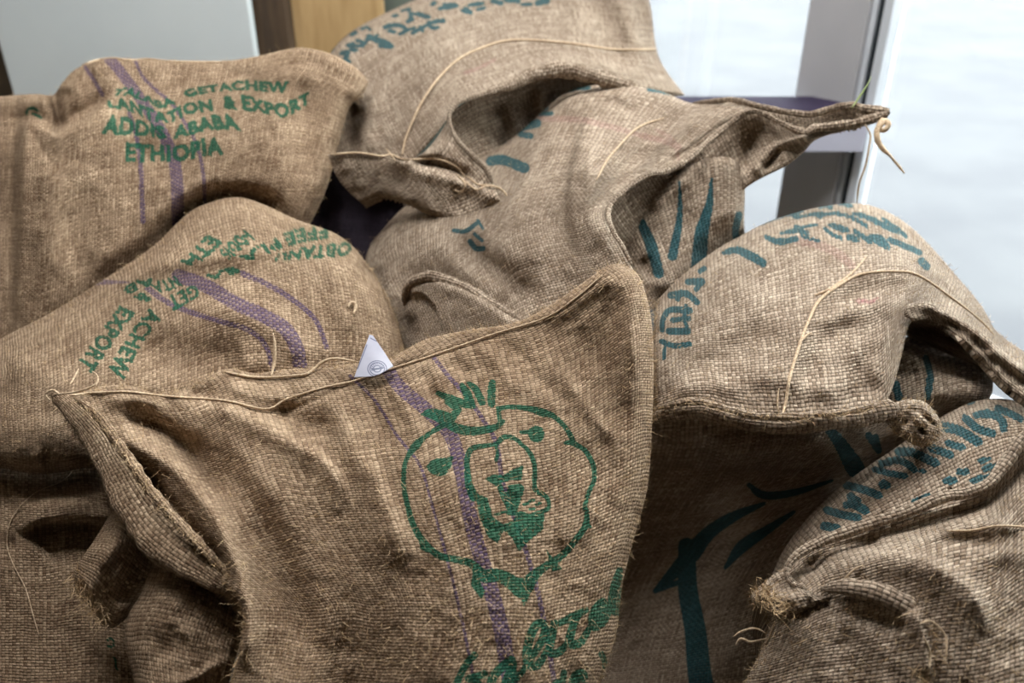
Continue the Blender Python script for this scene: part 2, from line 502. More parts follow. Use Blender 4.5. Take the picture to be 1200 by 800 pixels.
def tube(name, root, mat, pts, rad, seg=10, sp=3.0, flat=1.0, lump=0.0, seed=3, label=None, stitch=0.0, ends=0.5):
    """rolled hem or cord: pts are (px, py, d), rad in pixels at that depth (number or list along it)"""
    n = max(6, int(length2(pts) / sp))
    q = smooth_curve(pts, n)
    P = W(q[:, 0], q[:, 1], q[:, 2])
    rr = np.interp(np.linspace(0, 1, n), np.linspace(0, 1, len(rad)), rad) if hasattr(rad, '__len__') else np.full(n, float(rad))
    rr = rr * q[:, 2] / FPX
    tng = np.gradient(P, axis=0); tng /= np.linalg.norm(tng, axis=1, keepdims=True)
    s = np.linspace(0, 1, n); e = np.minimum(s, 1 - s) * n
    rr = rr * (ends + (1 - ends) * np.clip(e / 4, 0, 1))
    toc = CAM - P; toc /= np.linalg.norm(toc, axis=1, keepdims=True)
    side = np.cross(tng, toc); side /= np.linalg.norm(side, axis=1, keepdims=True)
    nor = np.cross(side, tng)
    arc = np.r_[0, np.cumsum(np.linalg.norm(np.diff(P, axis=0), axis=1))]
    V = []; FA = []
    for j in range(seg):
        a = 2 * math.pi * j / seg
        k = 1 + lump * 2 * vnoise(arc / 0.012 + 9, np.full(n, j * 0.9), seed)
        if stitch: k = k + stitch * np.sin(arc / 0.0032 + a)
        V.append(P + (side * math.cos(a) + nor * math.sin(a) * flat) * (rr * k)[:, None])
        FA.append(np.stack([arc, np.full(n, a * float(np.mean(rr))), np.zeros(n)], 1) + seed * 0.31)
    V = np.stack(V, 1); FA = np.stack(FA, 1)
    idx = np.arange(n * seg).reshape(n, seg); nx = np.roll(idx, -1, axis=1)
    F = np.stack([idx[:-1], idx[1:], nx[1:], nx[:-1]], -1).reshape(-1, 4)
    F = F.tolist() + [idx[0].tolist(), idx[-1][::-1].tolist()]
    z = np.zeros(n * seg)
    return link_mesh(name, V.reshape(-1, 3), F, mat, root, attrs={'fab': FA.reshape(-1, 3), 'ink': z, 'stripe': z}, label=label)


def bvh_of(objs):
    V = []; F = []; k = 0
    for o in objs:
        off = np.array(o.parent.location) if o.parent else np.zeros(3)
        a = np.empty(len(o.data.vertices) * 3, np.float32); o.data.vertices.foreach_get('co', a)
        V.append(a.reshape(-1, 3) + off)
        F += [[i + k for i in p.vertices] for p in o.data.polygons]; k += len(o.data.vertices)
    return BVHTree.FromPolygons(np.vstack(V).tolist(), F)


def drape(pts, tree, lift=0.002, fallback=1.2, n=None):
    """path on the picture laid on the cloth underneath -> (px, py, d)"""
    q = smooth_curve(pts, n or max(6, int(length2(pts) / 4)))
    out = []; last = fallback
    for x, y in q[:, :2]:
        dr = FW + (x - 600) / FPX * RT + (400 - y) / FPX * UP
        hit = tree.ray_cast(Vector(CAM), Vector(dr / np.linalg.norm(dr)))
        if hit[0] is not None: last = float(np.dot(np.array(hit[0]) - CAM, FW)) - lift
        out.append((x, y, last))
    d = np.array([o[2] for o in out])
    for _ in range(2): d[1:-1] = np.minimum(d[1:-1], (d[:-2] + d[2:]) / 2)
    return [(o[0], o[1], dd) for o, dd in zip(out, d)]


def fibres(name, root, spots, length=0.010, width=0.00032, mat=None, curl=1.0, seed=5, bias=None):
    """loose jute fibres standing out of the cloth; spots = (points, normals)"""
    P, Nn = spots; r = np.random.RandomState(seed); n = len(P)
    dirv = Nn * (0.6 + 0.6 * r.rand(n, 1)) + r.randn(n, 3) * 0.7 * curl
    if bias is not None: dirv += bias
    dirv /= np.linalg.norm(dirv, axis=1, keepdims=True)
    bend = r.randn(n, 3) * 0.6 * curl
    ln = length * (0.35 + r.rand(n, 1) ** 2 * 1.2)
    sd = np.cross(dirv, r.randn(n, 3)); sd /= np.linalg.norm(sd, axis=1, keepdims=True)
    V = []; K = 4
    for j in range(K):
        t = j / (K - 1)
        c = P + dirv * ln * t + bend * ln * t * t * 0.5
        w = width * (1 - 0.6 * t)
        V += [c - sd * w, c + sd * w]
    V = np.stack(V, 1); F = []
    base = np.arange(n)[:, None] * (2 * K)
    for j in range(K - 1):
        F.append(base + np.array([[2 * j, 2 * j + 1, 2 * j + 3, 2 * j + 2]]))
    o = link_mesh(name, V.reshape(-1, 3), np.vstack(F), mat or M_FIBRE, root)
    o['kind'] = 'stuff'
    return o


def cloth_spots(o, n, seed=2, edge=False):
    P, X, Y = o_info[o.name]
    nr = np.cross(np.gradient(P, axis=0), np.gradient(P, axis=1)); nr /= np.linalg.norm(nr, axis=-1, keepdims=True) + 1e-12
    nr[np.sum(nr * FW, -1) > 0] *= -1
    P = P.reshape(-1, 3); nr = nr.reshape(-1, 3)
    m = (X.ravel() > -20) & (X.ravel() < 1220) & (Y.ravel() > -20) & (Y.ravel() < 820)
    r = np.random.RandomState(seed)
    k = r.choice(np.nonzero(m)[0], n)
    return P[k] - nr[k] * 0.0005, nr[k]


def rim_spots(o, n, seed=2, sides='TRL'):
    """places along the outline of a cloth, with the direction that leads off it"""
    P, X, Y = o_info[o.name]; r = np.random.RandomState(seed); pts = []; dirs = []
    for s in sides:
        A = {'T': P, 'B': P[::-1], 'L': P.transpose(1, 0, 2), 'R': P[:, ::-1].transpose(1, 0, 2)}[s]
        m = n // len(sides); i = r.randint(0, 5, m); j = r.randint(0, A.shape[1], m)
        d = A[0, j] - A[9, j]; d /= np.linalg.norm(d, axis=1, keepdims=True) + 1e-9
        pts.append(A[i, j]); dirs.append(d - FW * 0.5)
    return np.vstack(pts), np.vstack(dirs)


def path_spots(pts, n, spread=3.0, seed=4):
    """places along a hem given as (px, py, d)"""
    q = smooth_curve(pts, n); r = np.random.RandomState(seed)
    P = W(q[:, 0] + r.randn(n) * spread, q[:, 1] + r.randn(n) * spread, q[:, 2] - 0.004)
    return P, np.tile(-FW, (n, 1)) + r.randn(n, 3) * 0.8


def base_of(px, py, d):
    p = W(px, py, d); return (float(p[0]), float(p[1]), 0.0)


# ------------------------------------------------------------------ the room
M_FLOOR = plain('grey_concrete', srgb(70, 66, 62), srgb(88, 82, 76), 0.8, 6.0, 0.2, 0.1)
M_WALL = plain('brown_grey_plaster', srgb(92, 80, 66), srgb(102, 90, 74), 0.9, 3.0, 0.1)
M_WHITEWALL = plain('warm_white_plaster', srgb(196, 190, 180), srgb(206, 200, 190), 0.9, 3.0, 0.1)
M_PANEL = plain('pale_blue_grey_laminate', srgb(206, 213, 212), srgb(213, 219, 217), 0.45, 2.0, 0.35)
M_DARKWOOD = plain('dark_brown_wood', srgb(66, 54, 42), srgb(84, 68, 52), 0.7, 10.0, 0.2, 0.1, 0, (6, 6, 0.6))
M_PLY = plain('tan_plywood', srgb(170, 138, 92), srgb(196, 164, 116), 0.65, 5.0, 0.25, 0.05, 0, (5, 5, 0.5))
M_GREENGREY = plain('grey_green_paint', srgb(92, 100, 92), srgb(104, 112, 102), 0.6, 4.0, 0.2)
M_ALU = plain('grey_coated_aluminium', srgb(172, 171, 172), srgb(182, 181, 182), 0.45, 2.0, 0.4)
M_ALULIGHT = plain('bright_aluminium', srgb(196, 200, 204), srgb(206, 210, 214), 0.35, 2.0, 0.5)
M_GASKET = plain('dark_rubber_gasket', srgb(38, 44, 48), srgb(48, 54, 58), 0.6, 5.0, 0.3)
M_LAV = plain('lavender_paint', srgb(186, 186, 200), srgb(196, 196, 208), 0.55, 3.0, 0.3)
M_VIOLET = plain('dark_violet_plastic', srgb(44, 38, 54), srgb(54, 46, 64), 0.85, 12.0, 0.08)
M_SNOW = plain('trodden_snow', srgb(73, 73, 75), srgb(80, 80, 81), 0.95, 1.4, 0.1, 0.3)


def glass_mat():
    k = NT('clear_window_glass')
    tr = k.n('ShaderNodeBsdfTransparent'); tr.inputs[0].default_value = (0.97, 0.985, 0.98, 1)
    gl = k.n('ShaderNodeBsdfGlossy'); gl.inputs['Roughness'].default_value = 0.02
    fr = k.n('ShaderNodeFresnel'); fr.inputs[0].default_value = 1.45
    sm = k.noise(k.n('ShaderNodeTexCoord').outputs['Object'], 3.0, 3.0)
    fac = k.math('MULTIPLY', fr.outputs[0], k.math('ADD', 0.7, k.math('MULTIPLY', sm.outputs[0], 0.2)))
    mx = k.n('ShaderNodeMixShader'); k.ln(fac, mx.inputs[0]); k.ln(tr.outputs[0], mx.inputs[1]); k.ln(gl.outputs[0], mx.inputs[2])
    k.ln(mx.outputs[0], k.out.inputs[0]); return k.m


M_GLASS = glass_mat()


def box(name, mat, x0, x1, y0, y1, z0, z1, parent=None, frame=None, bev=0.0, kind=None, label=None):
    """box in world axes, or in a frame (origin, along, inward)"""
    V = np.array([(x, y, z) for x in (x0, x1) for y in (y0, y1) for z in (z0, z1)], float)
    if frame:
        o, e, nn = frame
        V = np.stack([o[0] + V[:, 0] * e[0] + V[:, 1] * nn[0], o[1] + V[:, 0] * e[1] + V[:, 1] * nn[1], V[:, 2]], 1)
    import bmesh
    bm = bmesh.new(); vs = [bm.verts.new(v) for v in V]
    bmesh.ops.convex_hull(bm, input=vs)
    bmesh.ops.dissolve_limit(bm, angle_limit=0.01, verts=bm.verts, edges=bm.edges)
    if bev: bmesh.ops.bevel(bm, geom=list(bm.edges), offset=bev, segments=2, affect='EDGES', profile=0.5)
    bmesh.ops.recalc_face_normals(bm, faces=bm.faces)
    me = bpy.data.meshes.new(name); bm.to_mesh(me); bm.free(); me.materials.append(mat)
    ob = bpy.data.objects.new(name, me); COL.objects.link(ob)
    if parent is not None:
        ob.parent = parent
        if tuple(parent.location) != (0, 0, 0):
            for v in me.vertices: v.co -= parent.location
    if kind: ob['kind'] = kind
    if label: ob['label'] = label
    return ob


EX, EY = math.cos(math.radians(-48)), math.sin(math.radians(-48))
MUL = (0.80, 2.40)
FR = (MUL, (EX, EY), (EY, -EX))            # along the glazing, and into the room
LEFT_T, RIGHT_T = -0.85, 4.3
P_L = (MUL[0] + EX * LEFT_T, MUL[1] + EY * LEFT_T)
P_R = (MUL[0] + EX * RIGHT_T, MUL[1] + EY * RIGHT_T)


def struct(o, label, cat):
    o['kind'] = 'structure'; o['label'] = label; o['category'] = cat; return o


def slab(name, mat, poly, z0, z1):
    n = len(poly)
    V = [(x, y, z1) for x, y in poly] + [(x, y, z0) for x, y in poly]
    F = [list(range(n)), list(range(2 * n - 1, n - 1, -1))] + [[i, n + i, n + (i + 1) % n, (i + 1) % n] for i in range(n)]
    return link_mesh(name, V, F, mat, None, smooth=False)


PLAN = [(-2.3, -2.8), (P_R[0], -2.8), P_R, P_L, (P_L[0], 3.06), (-2.3, 3.06)]
struct(slab('floor', M_FLOOR, PLAN, -0.10, 0.0), 'grey concrete floor under the sacks', 'floor')
struct(slab('ceiling', M_WHITEWALL, PLAN, 2.65, 2.75), 'plain white ceiling over the room', 'ceiling')
struct(box('wall_left', M_WALL, -2.4, -2.3, -2.8, 3.1, 0.0, 2.65), 'brown grey side wall at the far left', 'wall')
struct(box('wall_back', M_WALL, -2.3, P_L[0], 3.02, 3.10, 0.0, 2.65), 'brown grey back wall behind the boards', 'wall')
struct(box('wall_rear', M_WALL, -2.3, P_R[0], -2.9, -2.8, 0.0, 2.65), 'brown grey wall behind the photographer', 'wall')


def glazing(name, label, frame, t_left, t_right, muls):
    win = bpy.data.objects.new(name, None); COL.objects.link(win)
    struct(win, label, 'window')
    box('bottom_rail', M_ALU, t_left, t_right, -0.06, 0.02, 0.0, 0.06, win, frame, 0.003)
    box('top_rail', M_ALU, t_left, t_right, -0.06, 0.02, 2.45, 2.65, win, frame, 0.003)
    for t0 in muls:
        m = box('mullion', M_ALU, t0, t0 + 0.165, -0.07, 0.03, 0.06, 2.45, win, frame, 0.003)
        box('glazing_bead', M_ALULIGHT, t0 + 0.165, t0 + 0.180, -0.05, 0.015, 0.06, 2.45, m, frame, 0.002)
        box('rubber_gasket', M_GASKET, t0 + 0.180, t0 + 0.198, -0.05, 0.004, 0.06, 2.45, m, frame)
        box('outer_bead', M_ALULIGHT, t0 + 0.198, t0 + 0.222, -0.05, 0.022, 0.06, 2.45, m, frame, 0.003)
    edges = [t_left] + [q for t0 in muls for q in (t0, t0 + 0.222)] + [t_right]
    for a, b in zip(edges[::2], edges[1::2]):
        if b - a > 0.05: box('pane', M_GLASS, a, b, -0.030, -0.024, 0.06, 2.45, win, frame)


glazing('window_1', 'floor to ceiling shop window with grey aluminium mullions', FR, LEFT_T, RIGHT_T, [0.0, 1.35, 2.7, 4.05])
struct(box('wall_right', M_WALL, P_R[0], P_R[0] + 0.1, -2.8, P_R[1], 0.0, 2.65), 'brown grey side wall beyond the glazing', 'wall')
k = NT('added_lamp_diffuser'); em = k.n('ShaderNodeEmission')
tcn = k.noise(k.n('ShaderNodeTexCoord').outputs['Object'], 4.0)
k.ln(k.mix(tcn.outputs[0], (0.97, 0.98, 1.0, 1), (0.98, 0.985, 1.0, 1)), em.inputs[0]); em.inputs[1].default_value = 22.0
k.ln(em.outputs[0], k.out.inputs[0]); M_ADDEDLAMP = k.m
for lx, ly, lab in [(1.00, 1.62, 'unseen ceiling light panel added to light the sack tops, nearest the window'), (-0.55, 1.25, 'unseen ceiling light panel added to light the left sacks, left of the window one')]:
    lt = bpy.data.objects.new('added_ceiling_light', None); COL.objects.link(lt); lt.location = (lx, ly, 2.60)  # unseen panel, added so the tops of the sacks catch light from above
    lt['label'] = lab; lt['category'] = 'added ceiling light'; lt['group'] = 'added light panels'
    box('frame', M_ALU, lx - 0.62, lx + 0.62, ly - 0.32, ly + 0.32, 2.60, 2.649, lt, None, 0.004)
    box('diffuser', M_ADDEDLAMP, lx - 0.58, lx + 0.58, ly - 0.28, ly + 0.28, 2.585, 2.599, lt)

rail = bpy.data.objects.new('trim_1', None); COL.objects.link(rail)
struct(rail, 'low lavender rail with dark violet top in front of the window mullion', 'rail')
box('rail_face', M_LAV, 0.42, 0.915, 2.185, 2.345, 0.652, 0.752, rail, None, 0.004)
box('rail_cap', M_VIOLET, 0.42, 0.90, 2.185, 2.345, 0.7525, 0.760, rail, None, 0.002)

g = box('snow_ground', M_SNOW, -30, 40, -20, 60, -0.45, -0.25)
struct(g, 'bright snow covered ground outside the window', 'ground')

o = box('panel', M_PANEL, -1.44, -0.725, 2.50, 2.54, 0.0, 1.55, None, None, 0.004)
o['label'] = 'pale blue grey upright panel behind the left sacks'; o['category'] = 'panel'
o = box('wooden_post', M_DARKWOOD, -0.735, -0.64, 2.56, 2.64, 0.0, 2.65, None, None, 0.004)
o['label'] = 'dark brown post between pale panel and tan board'; o['category'] = 'post'
o = box('plywood_board', M_PLY, -0.665, -0.375, 2.645, 2.67, 0.0, 1.75, None, None, 0.002)
o['label'] = 'tan plywood board standing behind the sacks'; o['category'] = 'board'
o = box('door_post', M_GREENGREY, -0.40, -0.10, 2.70, 2.78, 0.0, 2.65, None, None, 0.004)
o['label'] = 'grey green post right of the tan board'; o['category'] = 'post'

# ------------------------------------------------------------------ the sacks
GRP = 'jute coffee sacks in the pile'

# --- front sack with the lion print
sk = thing('jute_sack', 'tan jute sack in front with green lion head print and purple stripes', 'sack', base_of(480, 700, 1.0), GRP)
front = sk
ink = Canvas(); st = Canvas()


def z4(x, y): return (460 + x / 4.615, 430 + y / 4.615)


def z2(x, y): return (400 + x / 2.105, 420 + y / 2.105)


# lion outline
ink.stroke([z4(570, 222) + (5,), z4(650, 215) + (5,), z4(740, 225) + (6.5,), z4(810, 245) + (9,), z4(870, 265) + (6,), z4(930, 320) + (5,), z4(965, 375) + (6,), z4(975, 400) + (6,)], 5)
ink.stroke([z4(935, 410) + (4,), z4(975, 412) + (6,), z4(1040, 450) + (5.5,), z4(1085, 530) + (5.5,), z4(1090, 610) + (5,), z4(1060, 680) + (5,), z4(1040, 760) + (5,),
            z2(605, 375) + (5,), z2(603, 410) + (7,), z2(580, 445) + (7,), z2(545, 485) + (8,), z2(500, 515) + (9,), z2(470, 540) + (13,), z2(445, 570) + (18,), z2(425, 555) + (17,), z2(390, 535) + (15,), z2(350, 535) + (15,),
            z2(320, 505) + (9,), z2(280, 495) + (8,), z2(240, 485) + (8,), z2(205, 455) + (8,), z2(180, 415) + (7,), z2(165, 370) + (6,), z2(155, 320) + (5.5,), z2(155, 270) + (5,), z2(165, 240) + (5,), z2(185, 213) + (9,), z2(210, 190) + (5,), z2(250, 165) + (6,)], 6)
ink.fill([z2(430, 540), z2(485, 545), z2(450, 612)])
ink.fill([z2(325, 520), z2(355, 575), z2(345, 592), z2(320, 560)])
ink.fill([z2(505, 470), z2(545, 520), z2(520, 525)]); ink.fill([z2(600, 390), z2(618, 415), z2(590, 425)]); ink.fill([z2(190, 430), z2(215, 480), z2(195, 470)])
# crown of leaves
ink.stroke([z4(285, 300) + (9,), z4(360, 335) + (11,), z4(430, 345) + (10,), z4(500, 340) + (9,), z4(560, 322) + (7,), z4(600, 292) + (4,)], 9)
ink.stroke([z4(575, 225), z4(578, 265), z4(585, 300)], 5)
ink.fill([z4(150, 255), z4(200, 225), z4(260, 232), z4(340, 262), z4(330, 300), z4(300, 325), z4(220, 285)], curved=True)
ink.stroke([z4(245, 140) + (5,), z4(310, 170) + (9,), z4(390, 200) + (9,), z4(440, 215) + (4,)], 8)
ink.stroke([z4(290, 190) + (4,), z4(350, 225) + (9,), z4(330, 260) + (8,)], 6)
ink.stroke([z4(375, 95) + (5,), z4(400, 140) + (10,), z4(425, 200) + (9,)], 8)
ink.stroke([z4(410, 85) + (4,), z4(450, 120) + (8,), z4(485, 190) + (8,)], 8)
ink.stroke([z4(540, 85) + (8,), z4(535, 140) + (9,), z4(535, 200) + (8,)], 8)
# eyes
ink.fill([z4(735, 340), z4(770, 318), z4(815, 335), z4(815, 385), z4(780, 408), z4(745, 390)], curved=True); ink.stroke([z4(695, 352), z4(745, 350)], 4)
ink.fill([z4(183, 540), z4(220, 500), z4(290, 490), z4(325, 482), z4(310, 550), z4(265, 590), z4(210, 575)], curved=True)
# muzzle
ink.stroke([z4(700, 420) + (4,), z4(660, 385) + (5,), z4(600, 380) + (6,), z4(560, 415) + (5,), z4(500, 425) + (5,), z4(430, 440) + (6,), z4(405, 490) + (6,), z4(405, 570) + (7,), z4(415, 640) + (9,), z4(440, 700) + (11,)], 5)
ink.stroke([z4(560, 415), z4(568, 470), z4(560, 500)], 4)
ink.stroke([z4(690, 410) + (4,), z4(740, 460) + (5,), z4(768, 530) + (5.5,), z4(768, 620) + (5,), z4(775, 665) + (6,), z4(830, 700) + (5,), z4(848, 750) + (4,), z2(500, 375) + (5,), z2(470, 385) + (4,)], 5)
ink.fill([z4(500, 605), z4(545, 580), z4(600, 585), z4(640, 560), z4(705, 530), z4(700, 610), z4(640, 610), z4(590, 625), z4(570, 650)])
ink.stroke([z4(570, 620), z4(600, 700), z4(640, 780)], 6)
ink.fill([z4(625, 640), z4(700, 635), z4(705, 690), z4(670, 720), z4(680, 790), z4(640, 800), z4(620, 720)], curved=True)
ink.fill([z2(330, 330), z2(362, 345), z2(372, 390), z2(400, 410), z2(425, 400), z2(440, 375), z2(470, 385), z2(500, 378), z2(498, 420), z2(462, 450), z2(438, 475), z2(420, 440), z2(400, 425), z2(385, 455), z2(362, 440), z2(345, 400)], curved=False)
ink.fill([z2(405, 330), z2(435, 320), z2(445, 345), z2(430, 380), z2(410, 375)])
for (x, y) in [(385, 385), (400, 380), (455, 360), (470, 352), (485, 360), (470, 372), (415, 382)]: ink.stroke([z2(x - 5, y), z2(x + 6, y - 3)], 3)
# script lettering and the words below it


def z6(x, y): return (500 + x / 4.444, 620 + y / 4.444)


ink.stroke([z6(250, 655) + (8.0,), z6(215, 690) + (8.0,), z6(175, 760) + (8.0,), z6(150, 830) + (8.0,), z6(185, 880) + (8.0,), z6(245, 860) + (8.0,), z6(270, 800) + (6.9,), z6(215, 778) + (6.9,), z6(300, 755) + (9.2,)], 7)
ink.stroke([z6(440, 680) + (10.3,), z6(390, 720) + (10.3,), z6(340, 780) + (10.3,), z6(345, 840) + (10.3,), z6(400, 820) + (10.3,), z6(450, 700) + (9.2,), z6(440, 790) + (9.2,), z6(500, 740) + (6.9,)], 8)
ink.stroke([z6(500, 740) + (6.9,), z6(600, 580) + (9.2,), z6(615, 500) + (9.2,), z6(570, 500) + (10.3,), z6(530, 590) + (10.3,), z6(525, 690) + (10.3,), z6(575, 710) + (9.2,), z6(635, 620) + (6.9,)], 8)
ink.stroke([z6(665, 490) + (9.2,), z6(655, 540) + (10.3,), z6(640, 630) + (9.2,), z6(680, 645) + (9.2,), z6(740, 590) + (8.0,)], 8)
ink.stroke([z6(690, 490) + (6.9,), z6(770, 450) + (9.2,), z6(830, 420) + (6.9,)], 6)
ink.stroke([z6(790, 440) + (9.2,), z6(760, 510) + (9.2,), z6(745, 590) + (10.3,), z6(800, 590) + (9.2,), z6(850, 510) + (6.9,)], 8)
ink.stroke([z6(850, 510) + (6.9,), z6(920, 420) + (8.0,), z6(915, 375) + (8.0,), z6(870, 430) + (9.2,), z6(865, 505) + (9.2,), z6(915, 490) + (8.0,), z6(960, 400) + (8.0,)], 7)
ink.stroke([z6(1005, 215) + (8.0,), z6(985, 290) + (11.5,), z6(965, 380) + (9.2,), z6(990, 430) + (9.2,), z6(1020, 320) + (6.9,)], 8)
ink.stroke([z6(715, 745) + (6.9,), z6(705, 830) + (8.0,)], 6); ink.stroke([z6(700, 790) + (5.8,), z6(670, 800) + (6.9,), z6(655, 840) + (6.9,)], 6)
ink.stroke([z6(765, 790) + (6.9,), z6(825, 770) + (6.9,), z6(805, 740) + (6.9,), z6(765, 770) + (8.0,), z6(765, 820) + (8.0,), z6(830, 810) + (6.9,)], 6)
ink.stroke([z6(910, 650) + (6.9,), z6(925, 680) + (5.8,), z6(930, 720) + (5.8,)], 5)
# woven stripes
st.stroke([(452, 430), (470, 455), (500, 480), (528, 510), (540, 550), (550, 600), (560, 640), (572, 680), (588, 740), (602, 830)], 15, 19)
st.stroke([(508, 418), (525, 440), (545, 462), (565, 490), (582, 520), (588, 560), (600, 600), (618, 650), (634, 710), (650, 800)], 5, 6)
st.stroke([(410, 440), (440, 470), (465, 510), (492, 545), (506, 590), (520, 640), (540, 720), (556, 800)], 4, 4, 0.8)

f_body = patch('body', sk, M_TAN,
    T=[(72, 468), (112, 455), (150, 451), (185, 461), (215, 455), (245, 440), (270, 432), (300, 437), (340, 432), (380, 431), (415, 426), (445, 424), (475, 410), (500, 397), (540, 388), (565, 384), (600, 379), (630, 366), (662, 346), (690, 326), (706, 315), (718, 309), (732, 310)],
    R=[(732, 310), (748, 322), (757, 345), (764, 380), (766, 425), (765, 480), (762, 540), (757, 580), (742, 634), (729, 686), (722, 743), (704, 800), (690, 850), (680, 890)],
    L=[(72, 468), (90, 500), (112, 540), (142, 590), (175, 635), (215, 665), (255, 690), (283, 715), (280, 760), (262, 830), (255, 890)],
    B=[(255, 890), (400, 895), (550, 895), (680, 890)],
    depth=[(72, 468, 1.07), (185, 461, 1.10), (300, 437, 1.15), (415, 428, 1.13), (565, 386, 1.12), (662, 348, 1.09), (730, 315, 1.05), (765, 430, 1.03), (760, 570, 1.0), (725, 740, .94), (690, 870, .91),
           (600, 480, 1.01), (590, 600, .935), (540, 760, .87), (480, 560, .96), (400, 560, 1.0), (330, 560, 1.0), (300, 800, .885), (390, 800, .905), (287, 690, .93), (232, 571, 1.0), (150, 520, 1.05), (550, 880, .85), (400, 885, .87), (690, 600, .965)],
    folds=[([(128, 505), (165, 524), (205, 548), (240, 588), (267, 636), (284, 685), (289, 735), (284, 790)], .024, (14, 16), 'g', (.1, .1)), ([(140, 520), (172, 556), (208, 600), (245, 642), (275, 682)], -.02, 7),
           ([(170, 492), (245, 535), (305, 610), (345, 700), (365, 800)], -.024, (20, 36)),
           ([(380, 560), (400, 640), (410, 720), (420, 800)], -.012, 40, 'g', (0.3, 0)),
           ([(215, 474), (265, 479), (310, 501), (359, 527), (392, 557), (410, 600)], .014, (9, 16)),
           ([(338, 487), (355, 497), (375, 500)], -.018, 16, 'g', (0, 0)),
           ([(130, 484), (190, 505), (235, 548), (268, 590)], -.02, (13, 11)),
           ([(226, 460), (244, 463)], -.010, 10, 'g', (0, 0)), ([(258, 452), (300, 462), (345, 462)], .008, 10), ([(118, 470), (160, 468), (195, 476)], .008, 9),
           ([(400, 450), (398, 490), (415, 530), (440, 570), (462, 625), (475, 690)], .012, (14, 22)),
           ([(425, 455), (440, 490), (460, 520)], -.007, 9), ([(455, 445), (475, 480), (500, 520)], .005, 9),
           ([(490, 430), (505, 455), (520, 475)], -.007, 8), ([(525, 420), (540, 432), (552, 445)], -.008, 9),
           ([(560, 402), (585, 430), (612, 470)], .006, 9), ([(588, 395), (620, 430), (650, 470)], -.006, 9),
           ([(630, 400), (690, 480), (735, 530)], .006, 10), ([(680, 380), (686, 410), (700, 440)], -.005, 14),
           ([(735, 330), (708, 390), (720, 456), (744, 512)], -.006, 12), ([(745, 335), (738, 390), (748, 450)], .006, 8),
           ([(720, 320), (680, 350), (640, 380)], .006, 9),
           ([(640, 640), (690, 600), (730, 560)], .004, 20), ([(240, 470), (300, 482), (345, 478), (410, 450), (450, 436), (530, 410), (600, 388)], -.004, 4, 'g', (0.1, 0.1))],
    roll={'L': (14, .03), 'R': (30, .07), 'T': (7, .018)}, sp=1.7, back=0.10, drop=.25, noise=.004, seed=1, ink=ink, stripe=st)
hem = tube('mouth_hem', sk, M_TAN, [(62, 460, 1.06), (82, 476, 1.045), (110, 505, 1.03), (133, 545, 1.01), (160, 592, .985), (194, 634, .96), (236, 665, .94), (268, 687, .935), (286, 702, .95)],
           [8, 14, 17, 19, 23, 27, 23, 15, 5], 16, 2.5, 0.55, .10, 4, stitch=.02)
he_ = tube('hem_edge', sk, M_TAN, [(88, 466, 1.03), (112, 484, 1.012), (138, 518, .998), (168, 562, .975), (198, 600, .953), (236, 640, .936), (274, 680, .935)], [4, 6, 6, 6, 6, 6, 4], 10, 2.5, 0.9, .2, 6, stitch=.10)
he_.parent = hem
patch('folded_corner', sk, M_TAN, T=[(180, 655), (210, 655), (250, 670), (286, 700)], R=[(286, 700), (290, 728), (275, 775), (262, 830), (258, 880)],
      L=[(180, 655), (165, 695), (148, 725), (148, 760), (160, 810), (170, 880)], B=[(170, 880), (215, 885), (258, 880)],
      depth=[(180, 655, .98), (286, 700, .97), (220, 700, .945), (180, 740, .935), (240, 750, .935), (200, 840, .9), (260, 830, .93), (150, 750, .955)],
      folds=[([(215, 672), (260, 695), (285, 715)], -.014, 14), ([(178, 765), (200, 757), (220, 745)], -.004, 12), ([(190, 800), (225, 795), (265, 770)], .006, 6)],
      roll={'L': (26, .05), 'R': (10, .03)}, sp=2.0, back=0.06, noise=.004, seed=9, fabrot=True)
patch('gathered_ear', sk, M_TAN, T=[(128, 604), (145, 597), (165, 612), (185, 645)], R=[(185, 645), (186, 672), (168, 700), (152, 722)],
      L=[(128, 604), (108, 636), (88, 668), (88, 692)], B=[(88, 692), (106, 712), (128, 736), (152, 722)],
      depth=[(128, 604, 1.03), (185, 645, 1.02), (88, 680, 1.0), (130, 660, .985), (152, 722, 1.0), (160, 680, 1.015)],
      folds=[([(150, 612), (120, 660), (105, 700)], .008, 10), ([(174, 640), (154, 680), (140, 712)], -.008, 14), ([(92, 672), (112, 700)], .006, 4)],
      roll={'L': (24, .04), 'B': (20, .03), 'T': (18, .03)}, sp=2.0, back=0.03, noise=.005, seed=14, nscale=22)
tree = bvh_of([f_body])
tw = [(60, 470), (53, 462), (62, 457), (75, 463), (112, 460), (150, 459), (195, 464), (262, 469), (311, 479), (337, 467), (379, 454), (412, 447), (449, 435), (490, 422), (531, 408), (580, 391), (640, 372), (680, 345), (706, 322)]
tube('seam_twine', sk, M_TWINE, drape(tw, tree, .003, 1.05), 1.25, 6, 3.0)
tube('seam_twine', sk, M_TWINE, drape([(262, 435), (290, 441), (316, 442), (345, 440), (362, 437), (378, 424), (395, 420), (420, 424)], tree, .004, 1.14), [1.2, 1.8, 1.6, 1.2, 1.6, 2, 1.3, 1], 6, 3.0)
tube('seam_twine', sk, M_TWINE, drape([(318, 440), (321, 425), (322, 405), (320, 390)], tree, .006, 1.14), [1.8, 2, 1.8, 1], 6, 3.0)
tube('seam_twine', sk, M_TWINE, [(64, 462, 1.04), (90, 459, 1.03), (112, 450, 1.03), (114, 440, 1.04), (108, 435, 1.05)], 1.2, 6, 3.0)
